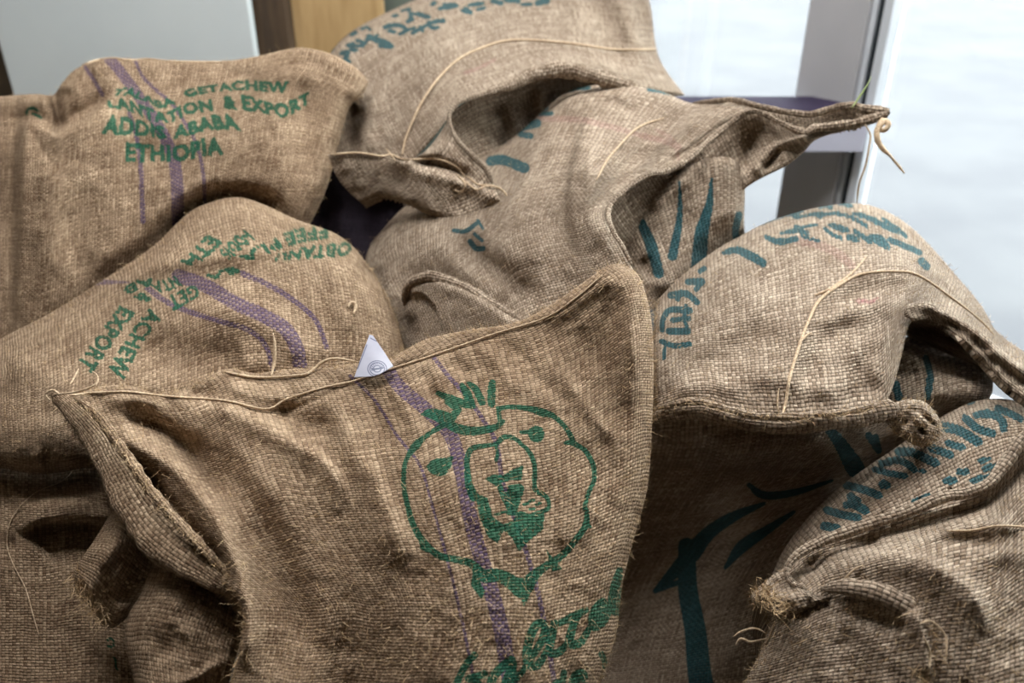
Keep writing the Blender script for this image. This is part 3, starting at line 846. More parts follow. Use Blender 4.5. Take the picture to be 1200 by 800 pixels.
# paper tag caught in the seam
k = NT('printed_paper_tag'); bs = k.n('ShaderNodeBsdfPrincipled'); at = k.n('ShaderNodeAttribute', attribute_name='ink')
nz = k.noise(k.n('ShaderNodeTexCoord').outputs['Object'], 60.0)
k.ln(k.mix(ai_ := k.smooth(at.outputs['Fac'], 0.2, 0.8), k.mix(nz.outputs[0], srgb(158, 158, 170), srgb(176, 175, 186)), srgb(92, 96, 116)), bs.inputs['Base Color'])
bs.inputs['Roughness'].default_value = 0.4; k.ln(bs.outputs[0], k.out.inputs[0]); M_TAG = k.m
ti = Canvas()
for rr in (11, 8.6, 4.5): ti.stroke([(442 + rr * math.cos(a), 432 + rr * .85 * math.sin(a)) for a in np.linspace(0, 6.3, 24)], 1.2, soft=.6)
for a in np.linspace(3.3, 6.1, 9): ti.stroke([(442 + 6 * math.cos(a), 432 + 5.3 * math.sin(a)), (442 + 7.6 * math.cos(a), 432 + 6.6 * math.sin(a))], 1.0, soft=.6)
ti.stroke([(430, 404), (419, 432)], 1.2, soft=.6); ti.stroke([(434, 396), (446, 402)], 1.2, soft=.6); ti.stroke([(436, 433), (448, 431)], 2.2, soft=.6)
patch('paper_tag', sk, M_TAG, T=[(433, 392), (437, 393)], R=[(437, 393), (450, 412), (461, 429)], L=[(433, 392), (424, 416), (415, 442)], B=[(415, 442), (440, 440), (461, 429)],
      depth=[(435, 392, 1.135), (415, 442, 1.095), (461, 429, 1.09), (440, 420, 1.10)], sp=.8, thick=.0006, noise=0, ripple=0, ink=ti)
fibres('loose_fibres', sk, cloth_spots(f_body, 6000, 3), .010)
fibres('outline_fibres', sk, rim_spots(f_body, 2600, 31), .009)
fibres('frayed_ear_fibres', sk, path_spots([(90, 668, 1.0), (92, 688, .995), (106, 708, .99), (124, 728, .99)], 260, 5), .013, .0004)
fibres('frayed_hem_fibres', sk, path_spots([(88, 466, 1.02), (112, 484, 1.0), (138, 518, .985), (168, 562, .962), (198, 600, .941), (236, 640, .925), (272, 680, .925)], 420, 4), .008)
settle(sk)

# --- bottom right sack
sk = thing('jute_sack', 'plain beige jute sack in the lower right corner with frayed folded mouth', 'sack', base_of(1080, 720, 1.0), GRP)
b8 = patch('body', sk, M_BEIGE, T=[(886, 690), (905, 676), (925, 660), (960, 634), (1012, 616), (1069, 598), (1106, 584), (1159, 567), (1181, 539), (1202, 514), (1262, 472)], R=[(1262, 472), (1265, 600), (1265, 740), (1262, 890)],
      L=[(886, 690), (882, 705), (900, 724), (893, 760), (872, 805), (860, 890)], B=[(860, 890), (960, 895), (1100, 895), (1262, 890)],
      depth=[(886, 690, 1.0), (960, 634, 1.02), (1106, 584, 1.02), (1200, 515, 1.04), (1262, 472, 1.05), (1200, 600, .955), (1100, 640, .935), (1000, 690, .93), (900, 760, .955), (865, 870, .95), (1050, 800, .87), (1200, 700, .885), (1200, 860, .83), (1000, 880, .88), (1150, 700, .885)],
      folds=[([(935, 678), (970, 650), (1030, 632), (1090, 612), (1150, 592), (1190, 560), (1215, 525)], -.016, (8, 12), 'g', (.1, 0)),
             ([(935, 668), (980, 652), (1040, 650), (1085, 659), (1124, 680), (1148, 712), (1155, 760)], .020, (10, 26)),
             ([(970, 716), (1016, 722), (1050, 732), (1072, 742)], -.012, (9, 14)),
             ([(1072, 706), (1078, 735), (1085, 770), (1083, 800)], .016, (7, 12)), ([(1058, 740), (1064, 770), (1062, 815)], -.006, 16),
             ([(1020, 640), (1050, 630), (1075, 635)], .008, 9), ([(1100, 625), (1150, 612), (1200, 618)], .010, 10), ([(1080, 640), (1130, 632), (1180, 640)], -.007, 8), ([(1130, 650), (1190, 650), (1240, 640)], .006, 14),
             ([(930, 720), (960, 760), (980, 830)], .008, 20), ([(985, 730), (1010, 770), (1020, 830)], -.008, 16)],
      roll={'L': (16, .04), 'T': (7, .015)}, sp=1.7, back=.09, drop=.25, seed=81, noise=.004)
tube('mouth_hem', sk, M_BEIGE, [(1262, 468, 1.035), (1202, 511, 1.02), (1182, 537, 1.012), (1159, 566, 1.0), (1132, 577, 1.0), (1106, 582, .997), (1069, 597, .995), (1012, 616, .995), (960, 635, .995), (932, 652, .985), (922, 668, .975), (928, 682, .965), (945, 690, .955)],
     [7, 7, 7, 7, 6.5, 6.5, 7, 7, 7, 7, 6, 4, 3], 12, 2.2, .8, .12, 9, stitch=.02)
tube('folded_hem', sk, M_BEIGE, [(962, 690, .945), (985, 688, .925), (1010, 690, .91), (1040, 699, .898), (1066, 712, .892), (1080, 728, .893)], [4, 9, 12, 13, 13, 8], 14, 2.2, .8, .12, 19, stitch=.02)
tube('folded_hem', sk, M_BEIGE, [(1074, 716, .888), (1082, 736, .878), (1088, 762, .872), (1088, 790, .866), (1082, 840, .855)], [6, 9, 10, 10, 9], 14, 2.2, .6, .15, 23, stitch=.06)
patch('frayed_corner', sk, M_BEIGE, T=[(880, 697), (900, 678), (920, 668), (942, 690)], R=[(942, 690), (960, 698), (980, 700)], L=[(880, 697), (882, 705), (890, 712)], B=[(890, 712), (910, 722), (940, 718), (980, 700)],
      depth=[(880, 697, .985), (920, 668, .99), (980, 700, .925), (930, 700, .945), (910, 720, .96)], folds=[([(885, 700), (920, 702), (960, 698)], .006, 6)], roll={'T': (8, .03), 'B': (8, .03), 'L': (6, .015)}, sp=1.6, back=.03, seed=85, noise=.005, nscale=12, ripple=.003)
tree = bvh_of([b8])
for q, w in [([(900, 748), (880, 752), (868, 748), (862, 756)], 1.6), ([(898, 742), (885, 736), (868, 740), (860, 746)], 1.4), ([(908, 728), (902, 745), (897, 755)], 1.3), ([(1110, 622), (1140, 621), (1170, 616), (1215, 618)], 1.3), ([(985, 683), (1000, 668), (1012, 662)], 1.2), ([(1082, 745), (1090, 765), (1088, 790)], 1.3), ([(1078, 730), (1092, 728), (1108, 745), (1109, 772)], 1.3)]:
    tube('loose_thread', sk, M_TWINE, drape(q, tree, .004, .96), w, 6, 2.0)
fibres('loose_fibres', sk, cloth_spots(b8, 2200, 12), .008)
fibres('outline_fibres', sk, rim_spots(b8, 1200, 35), .008)
fibres('frayed_corner_fibres', sk, path_spots([(882, 700, .97), (895, 690, .97), (905, 705, .955), (925, 712, .94)], 320, 6), .014, .0004)
fibres('frayed_fold_fibres', sk, path_spots([(1074, 722, .885), (1080, 745, .875), (1086, 772, .87), (1083, 800, .862)], 260, 6), .016, .0004)
settle(sk)

# --- lettered sack at the right edge, lying under the next one
sk = thing('jute_sack', 'beige jute sack with bold teal letters wedged at the right edge', 'sack', base_of(1060, 580, 1.15), GRP)
ink = Canvas(); st = Canvas()


def z11(x, y): return (940 + x / 4.615, 460 + y / 4.615)


for p, w in [([(770, 185), (850, 205), (950, 265)], 11), ([(885, 140), (950, 195), (1030, 220)], 9), ([(945, 120), (1020, 115), (1080, 150), (1090, 195)], 9), ([(1060, 85), (1120, 110), (1180, 140)], 8), ([(790, 275), (865, 295)], 8), ([(700, 300), (800, 335)], 9),
             ([(525, 320), (600, 325), (720, 380)], 10), ([(430, 385), (510, 365), (570, 385), (605, 415)], 8), ([(395, 415), (470, 435), (555, 450)], 7), ([(240, 500), (320, 520), (415, 555)], 9), ([(265, 560), (280, 600), (340, 635)], 10), ([(240, 610), (300, 580)], 8), ([(135, 635), (220, 660), (300, 675)], 9),
             ([(120, 720), (190, 735)], 10), ([(600, 590), (680, 550)], 5), ([(780, 475), (820, 475)], 9), ([(850, 430), (890, 425)], 7), ([(960, 370), (1010, 355)], 5), ([(990, 410), (1060, 395)], 8), ([(920, 475), (1000, 455), (1040, 430)], 7), ([(740, 100), (790, 85)], 6), ([(640, 420), (660, 425)], 5), ([(890, 50), (920, 45)], 5)]:
    ink.stroke([z11(*q) for q in p], w)
ink.fill([z11(415, 490), z11(450, 470), z11(480, 495), z11(455, 520), z11(420, 515)], curved=True)
st.stroke([z11(400, 420), z11(540, 410)], 6, 5, .5)
b7b = patch('body', sk, M_BEIGE, T=[(893, 712), (908, 665), (935, 620), (985, 570), (1050, 524), (1100, 490), (1150, 468), (1200, 470), (1262, 478)], R=[(1262, 478), (1266, 500), (1262, 540)], L=[(893, 712), (905, 720), (920, 722)], B=[(920, 722), (960, 672), (1012, 650), (1069, 632), (1106, 618), (1165, 596), (1205, 565), (1262, 540)],
      depth=[(893, 712, 1.09), (935, 620, 1.1), (1050, 524, 1.12), (1150, 468, 1.15), (1262, 478, 1.16), (1262, 540, 1.1), (1150, 570, 1.05), (1060, 600, 1.03), (960, 650, 1.04), (920, 720, 1.04), (1100, 545, 1.07)],
      folds=[], roll={'T': (26, .07)}, sp=1.7, back=.08, soft=False, seed=75, noise=.003, ink=ink, stripe=st)
settle(sk)

# --- right sack
sk = thing('jute_sack', 'beige jute sack at right with teal lettering over its shoulder and thick folded hem', 'sack', base_of(930, 380, 1.5), GRP)
ink = Canvas(); st = Canvas()


def z9(x, y): return (760 + x / 5, 230 + y / 5)


def z10(x, y): return (960 + x / 5, 230 + y / 5)


ink.stroke([z9(440, 330) + (5,), z9(520, 315) + (8,), z9(600, 350) + (10,), z9(670, 390) + (9,)], 8)
ink.stroke([z9(690, 240) + (5,), z9(760, 265) + (7,), z9(860, 250) + (8,)], 6); ink.stroke([z9(780, 215), z9(860, 200), z9(930, 215)], 5); ink.stroke([z9(860, 180), z9(990, 170)], 3); ink.stroke([z9(900, 235), z9(1000, 262)], 3)
ink.stroke([z9(230, 500), z9(310, 500)], 7, 9); ink.stroke([z9(300, 510), z9(280, 545)], 6); ink.stroke([z9(130, 580), z9(220, 570), z9(285, 620)], 8, 7); ink.stroke([z9(190, 560), z9(170, 600)], 6)
ink.stroke([z9(80, 790), z9(85, 720), z9(130, 665), z9(240, 670)], 5, 8); ink.stroke([z9(140, 725), z9(235, 715)], 6); ink.stroke([z9(120, 790), z9(230, 790)], 8); ink.stroke([z9(300, 440), z9(330, 420)], 5)
ink.stroke([(775, 400), (790, 405), (808, 403)], 6); ink.stroke([(778, 420), (779, 408)], 4); ink.stroke([z9(220, 640), z9(210, 720), z9(225, 760)], 4)
ink.stroke([z10(60, 165) + (4,), z10(120, 185) + (7,), z10(165, 200) + (6,)], 6); ink.stroke([z10(35, 190), z10(80, 225), z10(130, 245)], 4); ink.stroke([z10(175, 240), z10(220, 250)], 7); ink.stroke([z10(210, 205), z10(270, 245), z10(300, 270)], 5)
ink.stroke([z10(300, 240) + (6,), z10(350, 255) + (12,), z10(400, 295) + (7,)], 8); ink.stroke([z10(410, 255) + (5,), z10(500, 290) + (7,), z10(590, 330) + (6,)], 6); ink.stroke([z10(600, 380), z10(630, 410)], 9)
ink.stroke([z10(200, 100) + (3,), z10(300, 130) + (6,), z10(420, 195) + (5,), z10(460, 215) + (3,)], 5); ink.stroke([z10(370, 130) + (3,), z10(450, 185) + (5,), z10(510, 235) + (4,)], 5); ink.stroke([z10(0, 120), z10(80, 100), z10(180, 120), z10(280, 175)], 4)
ink.stroke([z9(600, 180), z9(700, 140), z9(800, 105), z9(900, 85)], 4); ink.stroke([z9(850, 120), z9(1000, 105), z9(1100, 98)], 4); ink.stroke([z9(1000, 55), z9(1070, 60)], 5); ink.stroke([z10(120, 45), z10(190, 52)], 4)
st.stroke([z9(870, 255), z9(1000, 285), z9(1100, 330), z9(1190, 400)], 14, 12, .46); st.stroke([z10(230, 610), z10(300, 615), z10(340, 595)], 7, 5, .65)
b6 = patch('body', sk, M_BEIGE,
    T=[(768, 354), (800, 322), (840, 292), (870, 275), (900, 260), (945, 246), (1000, 238), (1035, 246), (1065, 264), (1090, 288), (1120, 322), (1150, 358), (1168, 388), (1205, 415), (1262, 450)],
    R=[(1262, 450), (1266, 465), (1262, 482)], L=[(768, 354), (765, 400), (764, 440), (766, 488)],
    B=[(766, 488), (800, 478), (830, 477), (860, 486), (900, 491), (950, 489), (1000, 485), (1033, 476), (1047, 452), (1057, 415), (1066, 380), (1085, 366), (1106, 374), (1144, 396), (1174, 424), (1205, 446), (1262, 482)],
    depth=[(768, 352, 1.24), (840, 292, 1.34), (900, 260, 1.42), (1000, 238, 1.5), (1065, 264, 1.47), (1120, 322, 1.4), (1168, 388, 1.32), (1250, 450, 1.24), (766, 490, 1.12), (850, 485, 1.08), (950, 490, 1.06), (1035, 476, 1.07), (1066, 378, 1.17), (1106, 372, 1.2), (1174, 424, 1.17), (850, 380, 1.2), (900, 330, 1.28), (950, 400, 1.15), (1000, 320, 1.29), (1080, 320, 1.30), (900, 440, 1.10)],
    folds=[([(918, 485), (926, 440), (946, 380), (966, 347), (1010, 322), (1060, 320), (1110, 342)], .010, (12, 9)), ([(945, 470), (950, 430), (972, 395), (1010, 370)], -.012, 12),
           ([(955, 385), (985, 368), (1020, 357), (1069, 352)], .014, (7, 14)), ([(975, 358), (1020, 340), (1070, 338)], -.012, (9, 7)),
           ([(780, 425), (830, 425), (880, 405), (910, 375)], -.016, 20), ([(870, 440), (905, 443), (955, 455), (1000, 460)], .010, 12), ([(780, 460), (830, 450), (880, 462)], .01, 10),
           ([(1000, 420), (1015, 445), (1030, 470)], -.008, 9), ([(1040, 385), (1030, 420), (1025, 455)], .008, 9), ([(1066, 384), (1020, 400), (985, 430)], .007, 9),
           ([(1090, 350), (1130, 360), (1170, 400)], -.008, 8), ([(1080, 300), (1120, 340), (1150, 380)], .006, 10), ([(850, 330), (880, 350), (900, 370)], .006, 16)],
    roll={'T': (30, .09), 'B': (6, .015), 'L': (10, .03)}, sp=1.7, back=0.13, fold=1.1, noise=.004, seed=61, ink=ink, stripe=st)
hm6 = tube('mouth_hem', sk, M_BEIGE, [(762, 492, 1.13), (785, 486, 1.105), (815, 481, 1.085), (845, 487, 1.065), (880, 495, 1.05), (920, 498, 1.045), (960, 495, 1.04), (1000, 490, 1.045), (1030, 482, 1.05), (1052, 478, 1.055)], [8, 9, 9, 9, 10, 11, 11, 11, 12, 12], 14, 2.2, .7, .14, 7, stitch=.02)
he6 = tube('hem_edge', sk, M_BEIGE, [(766, 479, 1.115), (790, 474, 1.09), (815, 470, 1.07), (845, 477, 1.05), (880, 486, 1.037), (920, 488, 1.03), (960, 486, 1.028), (1000, 481, 1.03), (1030, 473, 1.038)], [3, 4, 4, 4, 4, 4.5, 4.5, 4, 3], 8, 2.0, .9, .3, 8, stitch=.08)
he6.parent = hm6
patch('hem_flap', sk, M_BEIGE, T=[(1064, 356), (1087, 353), (1106, 364), (1144, 384), (1174, 410), (1202, 431), (1262, 470)], R=[(1262, 470), (1265, 490), (1262, 515)], L=[(1064, 356), (1062, 364), (1068, 376)], B=[(1068, 376), (1092, 376), (1122, 394), (1154, 428), (1177, 453), (1202, 472), (1262, 515)],
      depth=[(1064, 356, 1.16), (1106, 364, 1.17), (1174, 410, 1.15), (1262, 470, 1.13), (1122, 394, 1.165), (1177, 453, 1.14), (1262, 515, 1.12), (1140, 400, 1.15)],
      folds=[([(1075, 366), (1110, 378), (1145, 402), (1175, 430), (1210, 455), (1250, 485)], -.01, 5, 'g', (.1, .1)), ([(1125, 388), (1132, 400), (1128, 408)], .006, 5), ([(1165, 415), (1172, 432)], .006, 5, 'g', (0, 0))], roll={'T': (7, .015), 'B': (6, .015)}, sp=1.8, thick=.006, seed=66, noise=.004, nscale=18)
kn = patch('hem_knot', sk, M_BEIGE, T=[(1040, 474), (1062, 468), (1082, 470), (1096, 482)], R=[(1096, 482), (1104, 498), (1100, 514), (1088, 523)], L=[(1040, 474), (1036, 486), (1040, 498), (1052, 508)], B=[(1052, 508), (1062, 516), (1074, 522), (1088, 523)],
      depth=[(1040, 474, 1.07), (1096, 482, 1.06), (1088, 523, 1.06), (1052, 508, 1.07), (1070, 495, 1.035)], folds=[([(1062, 470), (1066, 490), (1080, 505)], -.006, 3, 'g', (0, 0)), ([(1076, 472), (1080, 485), (1094, 496)], -.006, 3, 'g', (0, 0)), ([(1050, 480), (1056, 500), (1070, 512)], .005, 4)],
      roll={'T': (8, .03), 'R': (10, .025), 'B': (8, .03), 'L': (6, .012)}, sp=1.4, back=.03, push=False, seed=69, noise=.006, nscale=9, ripple=.003)
tree = bvh_of([b6, hm6])
tube('seam_twine', sk, M_TWINE, drape([(916, 488), (921, 470), (926, 440), (940, 395), (948, 375), (960, 352), (985, 333), (1010, 321), (1045, 318), (1075, 322), (1110, 345), (1145, 372), (1165, 392)], tree, .003, 1.15), [1.6, 1.9, 1.9, 1.9, 1.9, 1.7, 1.5, 1.4, 1.2, 1.1], 6, 2.5)
tube('seam_twine', sk, M_TWINE, drape([(912, 482), (911, 468), (913, 455)], tree, .004, 1.1), 1.2, 6, 2.0)
tube('seam_twine', sk, M_TWINE, drape([(936, 403), (946, 392), (951, 390)], tree, .005, 1.15), 1.5, 6, 2.0)
tube('seam_twine', sk, M_TWINE, drape([(955, 346), (975, 337), (1000, 318), (1016, 299)], tree, .004, 1.25), [1.6, 1.6, 1.4, .8], 6, 2.0)
fibres('loose_fibres', sk, cloth_spots(b6, 1800, 9), .007)
fibres('outline_fibres', sk, rim_spots(b6, 1000, 34), .006)
fibres('frayed_hem_fibres', sk, path_spots([(766, 479, 1.105), (790, 474, 1.08), (815, 470, 1.06), (845, 477, 1.04), (880, 486, 1.027), (920, 488, 1.02), (960, 486, 1.018), (1000, 481, 1.02), (1040, 473, 1.03)], 500, 4), .008)
fibres('frayed_knot', sk, cloth_spots(kn, 500, 10), .009, .0004, curl=1.5)
settle(sk)

# --- shadowed sack under it
sk = thing('jute_sack', 'shadowed jute sack with dark teal drawing under the right sack and hem', 'sack', base_of(880, 640, 1.25), GRP)
ink = Canvas()
ink.stroke([(968, 498, 9), (985, 520, 15), (1002, 548, 22)], 12); ink.stroke([(1018, 510), (1028, 525)], 8); ink.stroke([(1026, 512), (1030, 528)], 7); ink.stroke([(1085, 420), (1090, 440), (1087, 465)], 8); ink.stroke([(1050, 450), (1053, 465)], 9)
ink.stroke([(878, 568, 5), (895, 580, 9), (930, 577, 8), (975, 563, 3)], 8); ink.stroke([(895, 590, 4), (860, 605, 12), (830, 625, 16), (805, 655, 20), (770, 690, 6)], 14)
ink.stroke([(805, 640), (806, 690), (815, 740), (820, 790), (830, 840)], 20, 30); ink.stroke([(850, 665, 4), (870, 640, 14), (900, 620, 10), (930, 600, 4)], 10); ink.stroke([(768, 692), (800, 680)], 6); ink.stroke([(800, 710), (820, 712)], 4); ink.stroke([(900, 740), (903, 770)], 6)
b7 = patch('body', sk, M_BEIGE, T=[(690, 480), (760, 470), (850, 462), (950, 440), (1040, 405), (1085, 385), (1120, 388)], R=[(1120, 388), (1150, 402), (1163, 440), (1158, 470), (1120, 500), (1050, 550), (985, 600), (930, 680), (905, 760), (895, 880)],
      L=[(690, 480), (676, 540), (650, 640), (620, 760), (590, 880)], B=[(590, 880), (680, 885), (760, 885), (830, 885), (895, 880)],
      depth=[(760, 480, 1.33), (755, 540, 1.46), (720, 740, 1.50), (690, 860, 1.40), (890, 860, 1.24), (930, 640, 1.27), (1000, 540, 1.19), (1100, 430, 1.24), (1160, 440, 1.27), (1085, 385, 1.3), (850, 560, 1.34), (950, 530, 1.20), (830, 760, 1.40), (850, 640, 1.40), (900, 480, 1.28)],
      folds=[([(775, 542), (840, 556), (910, 552), (970, 552)], -.014, 12), ([(775, 518), (850, 526), (930, 520), (990, 502)], .026, 13), ([(1120, 470), (1080, 480), (1040, 500)], -.012, 8), ([(800, 520), (812, 525)], -.01, 8, 'g', (0, 0)), ([(930, 590), (880, 640), (860, 720)], .012, 22)],
      roll={'R': (22, .06), 'T': (12, .03)}, sp=2.2, back=.13, seed=71, noise=.005, ink=ink)
settle(sk)

# --- left sack folded over, lettering upside down
sk = thing('jute_sack', 'tan jute sack folded on its side with green lettering running down and purple stripe', 'sack', base_of(220, 400, 1.25), GRP)
ink = Canvas(); st = Canvas()


def z5(x, y): return (80 + x / 3.333, 230 + y / 3.333)


ink.text('OBTANU', [z5(1110, 180), z5(1000, 190), z5(900, 205), z5(815, 230)], [z5(1100, 228), z5(1000, 238), z5(900, 245), z5(805, 252)], .03)
ink.text('BA', [z5(665, 280), z5(600, 285), z5(530, 310)], [z5(670, 302), z5(610, 310), z5(545, 338)], .03)
ink.text('GET', [z5(500, 345), z5(440, 370), z5(385, 395)], [z5(515, 385), z5(465, 418), z5(410, 445)], .03)
ink.text('ACHEW', [z5(320, 440), z5(275, 490), z5(210, 590), z5(145, 685)], [z5(375, 460), z5(340, 505), z5(275, 595), z5(215, 715)], .03)
ink.text('FFEE', [z5(1010, 115), z5(930, 122), z5(840, 148)], [z5(1015, 162), z5(935, 174), z5(855, 194)], .03)
ink.text('PLA', [z5(815, 165), z5(740, 195), z5(665, 238)], [z5(838, 197), z5(772, 225), z5(690, 262)], .03)
ink.text('NTA', [z5(420, 315), z5(370, 325), z5(320, 345)], [z5(445, 348), z5(400, 364), z5(345, 380)], .03)
ink.text('&', [z5(285, 375), z5(270, 385), z5(255, 395)], [z5(335, 395), z5(320, 408), z5(300, 420)], .03)
ink.text('EXPORT', [z5(205, 430), z5(165, 480), z5(100, 570), z5(35, 655)], [z5(262, 455), z5(220, 505), z5(155, 600), z5(90, 690)], .03)
ink.text('ADDIS', [z5(690, 132), z5(640, 170), z5(590, 220)], [z5(740, 155), z5(690, 195), z5(625, 248)], .03)
ink.text('AB', [z5(330, 320), z5(280, 325), z5(215, 360)], [z5(350, 345), z5(300, 355), z5(225, 385)], .03)
ink.text('ETH', [z5(545, 150), z5(500, 200), z5(440, 255)], [z5(600, 178), z5(555, 225), z5(480, 272)], .03)
st.stroke([z5(110, 335), z5(240, 335)], 8, 3, .7); st.stroke([z5(430, 310), z5(540, 350), z5(650, 415), z5(760, 465), z5(850, 520), z5(895, 600), z5(905, 680)], 16, 17)
st.stroke([z5(680, 300), z5(790, 350), z5(900, 420), z5(970, 490), z5(1010, 590)], 7, 6, .85); st.stroke([z5(310, 360), z5(400, 420), z5(500, 460), z5(600, 490), z5(700, 520), z5(770, 580), z5(800, 680)], 7, 6, .85)
b2 = patch('body', sk, M_TAN,
    T=[(-45, 425), (0, 397), (60, 366), (130, 322), (180, 288), (220, 250), (250, 236), (280, 231), (310, 240), (350, 258), (390, 272), (415, 290), (437, 318)],
    R=[(437, 318), (455, 350), (468, 385), (474, 420), (472, 470), (460, 520)],
    L=[(-45, 425), (-50, 480), (-45, 540)],
    B=[(-45, 540), (0, 548), (40, 555), (75, 553), (105, 548), (150, 560), (250, 560), (350, 550), (460, 520)],
    depth=[(0, 397, 1.3), (130, 322, 1.37), (250, 236, 1.44), (280, 231, 1.44), (390, 272, 1.38), (470, 400, 1.3), (470, 500, 1.24), (200, 350, 1.28), (300, 330, 1.29), (100, 430, 1.19), (200, 440, 1.18), (330, 420, 1.2), (40, 500, 1.12), (0, 540, 1.14), (70, 550, 1.14), (250, 540, 1.18), (380, 330, 1.29), (400, 410, 1.24)],
    folds=[([(60, 360), (120, 335), (180, 312), (240, 302), (300, 296), (350, 275)], .014, (16, 12)),
           ([(130, 395), (190, 412), (260, 422), (290, 420)], -.02, 26), ([(230, 360), (290, 370), (335, 395), (352, 435)], .010, 16),
           ([(380, 300), (400, 350), (420, 400)], .008, 16), ([(0, 430), (60, 445), (100, 470)], .01, 22), ([(55, 535), (62, 548)], -.008, 6, 'g', (0, 0))],
    roll={'T': (34, .08), 'R': (30, .07), 'B': (22, .05)}, sp=1.9, back=0.14, noise=.004, seed=21, ink=ink, stripe=st)
fibres('loose_fibres', sk, cloth_spots(b2, 2500, 4), .008)
fibres('outline_fibres', sk, rim_spots(b2, 1600, 32), .008)
tree = bvh_of([b2])
tube('loose_thread', sk, M_TWINE, drape([(408, 360), (411, 354), (417, 357), (414, 368)], tree, .004), 2.0, 6, 2.0)
tube('loose_thread', sk, M_TWINE, drape([(82, 450), (88, 440), (92, 432)], tree, .004), 1.4, 6, 2.0)
settle(sk)

# --- lower left sack
sk = thing('jute_sack', 'dim brown jute sack at the lower left edge with a long loose thread', 'sack', base_of(60, 680, 1.2), GRP)
ink = Canvas()
ink.stroke([(126, 750), (130, 748), (134, 752), (131, 758), (127, 757)], 2.0); ink.stroke([(134, 770), (137, 785)], 2.0)
b9 = patch('body', sk, M_TAN, T=[(-50, 528), (40, 535), (110, 528), (190, 560)], R=[(190, 560), (205, 650), (210, 760), (215, 890)], L=[(-50, 528), (-50, 640), (-50, 890)], B=[(-50, 890), (60, 895), (215, 890)],
      depth=[(-40, 540, 1.22), (110, 535, 1.2), (190, 560, 1.2), (0, 800, 1.09), (150, 800, 1.08), (60, 660, 1.15), (180, 680, 1.14), (0, 640, 1.15), (60, 880, 1.06)],
      folds=[([(150, 612), (110, 611), (70, 611), (40, 617), (25, 632)], -.05, (26, 22), 's', (0, .3)), ([(20, 600), (60, 590), (120, 592)], .012, 12), ([(12, 640), (14, 600), (30, 575)], .006, 10)], roll={'T': (10, .03)}, sp=2.2, back=.1, drop=.25, seed=91, noise=.004, ink=ink)
tree = bvh_of([b9])
tube('loose_thread', sk, M_TWINE, drape([(92, 540), (75, 562), (40, 578), (15, 605), (8, 635), (15, 660), (30, 690), (40, 725), (46, 745)], tree, .002, 1.15), .7, 6, 3.0)
settle(sk)

# --- centre sack, its mouth stretched out to the right
sk = thing('jute_sack', 'beige jute sack in the centre with long mouth flap stretched right across the window', 'sack', base_of(650, 260, 1.6), GRP)
ink = Canvas(); st = Canvas()


def z8(x, y): return (350 + x / 2.667, y / 2.667)


ink.stroke([z8(600, 503), z8(640, 500), z8(705, 525)], 11, 12); ink.stroke([z8(690, 400), z8(745, 385)], 8, 10); ink.stroke([z8(695, 420), z8(725, 425)], 7)
ink.stroke([z8(745, 355), z8(790, 355)], 5); ink.stroke([z8(760, 320), z8(770, 335)], 8); ink.stroke([z8(645, 440), z8(670, 415)], 5); ink.stroke([z8(810, 290), z8(860, 280)], 4)
ink.stroke([(532, 270), (545, 271), (558, 262)], 5); ink.stroke([(551, 283), (558, 291), (566, 291)], 6); ink.stroke([(556, 274), (565, 282)], 4); ink.stroke([(560, 258), (566, 268)], 3)
ink.stroke([(640, 112), (665, 105), (690, 103)], 4); ink.stroke([(760, 105), (790, 110)], 4, k=.8)
st.stroke([z8(750, 370), z8(880, 375), z8(990, 400), z8(1060, 420), z8(1140, 440), z8(1190, 460)], 9, 8, .47)
st.stroke([(770, 152), (790, 165), (795, 185)], 7, 7, .45)
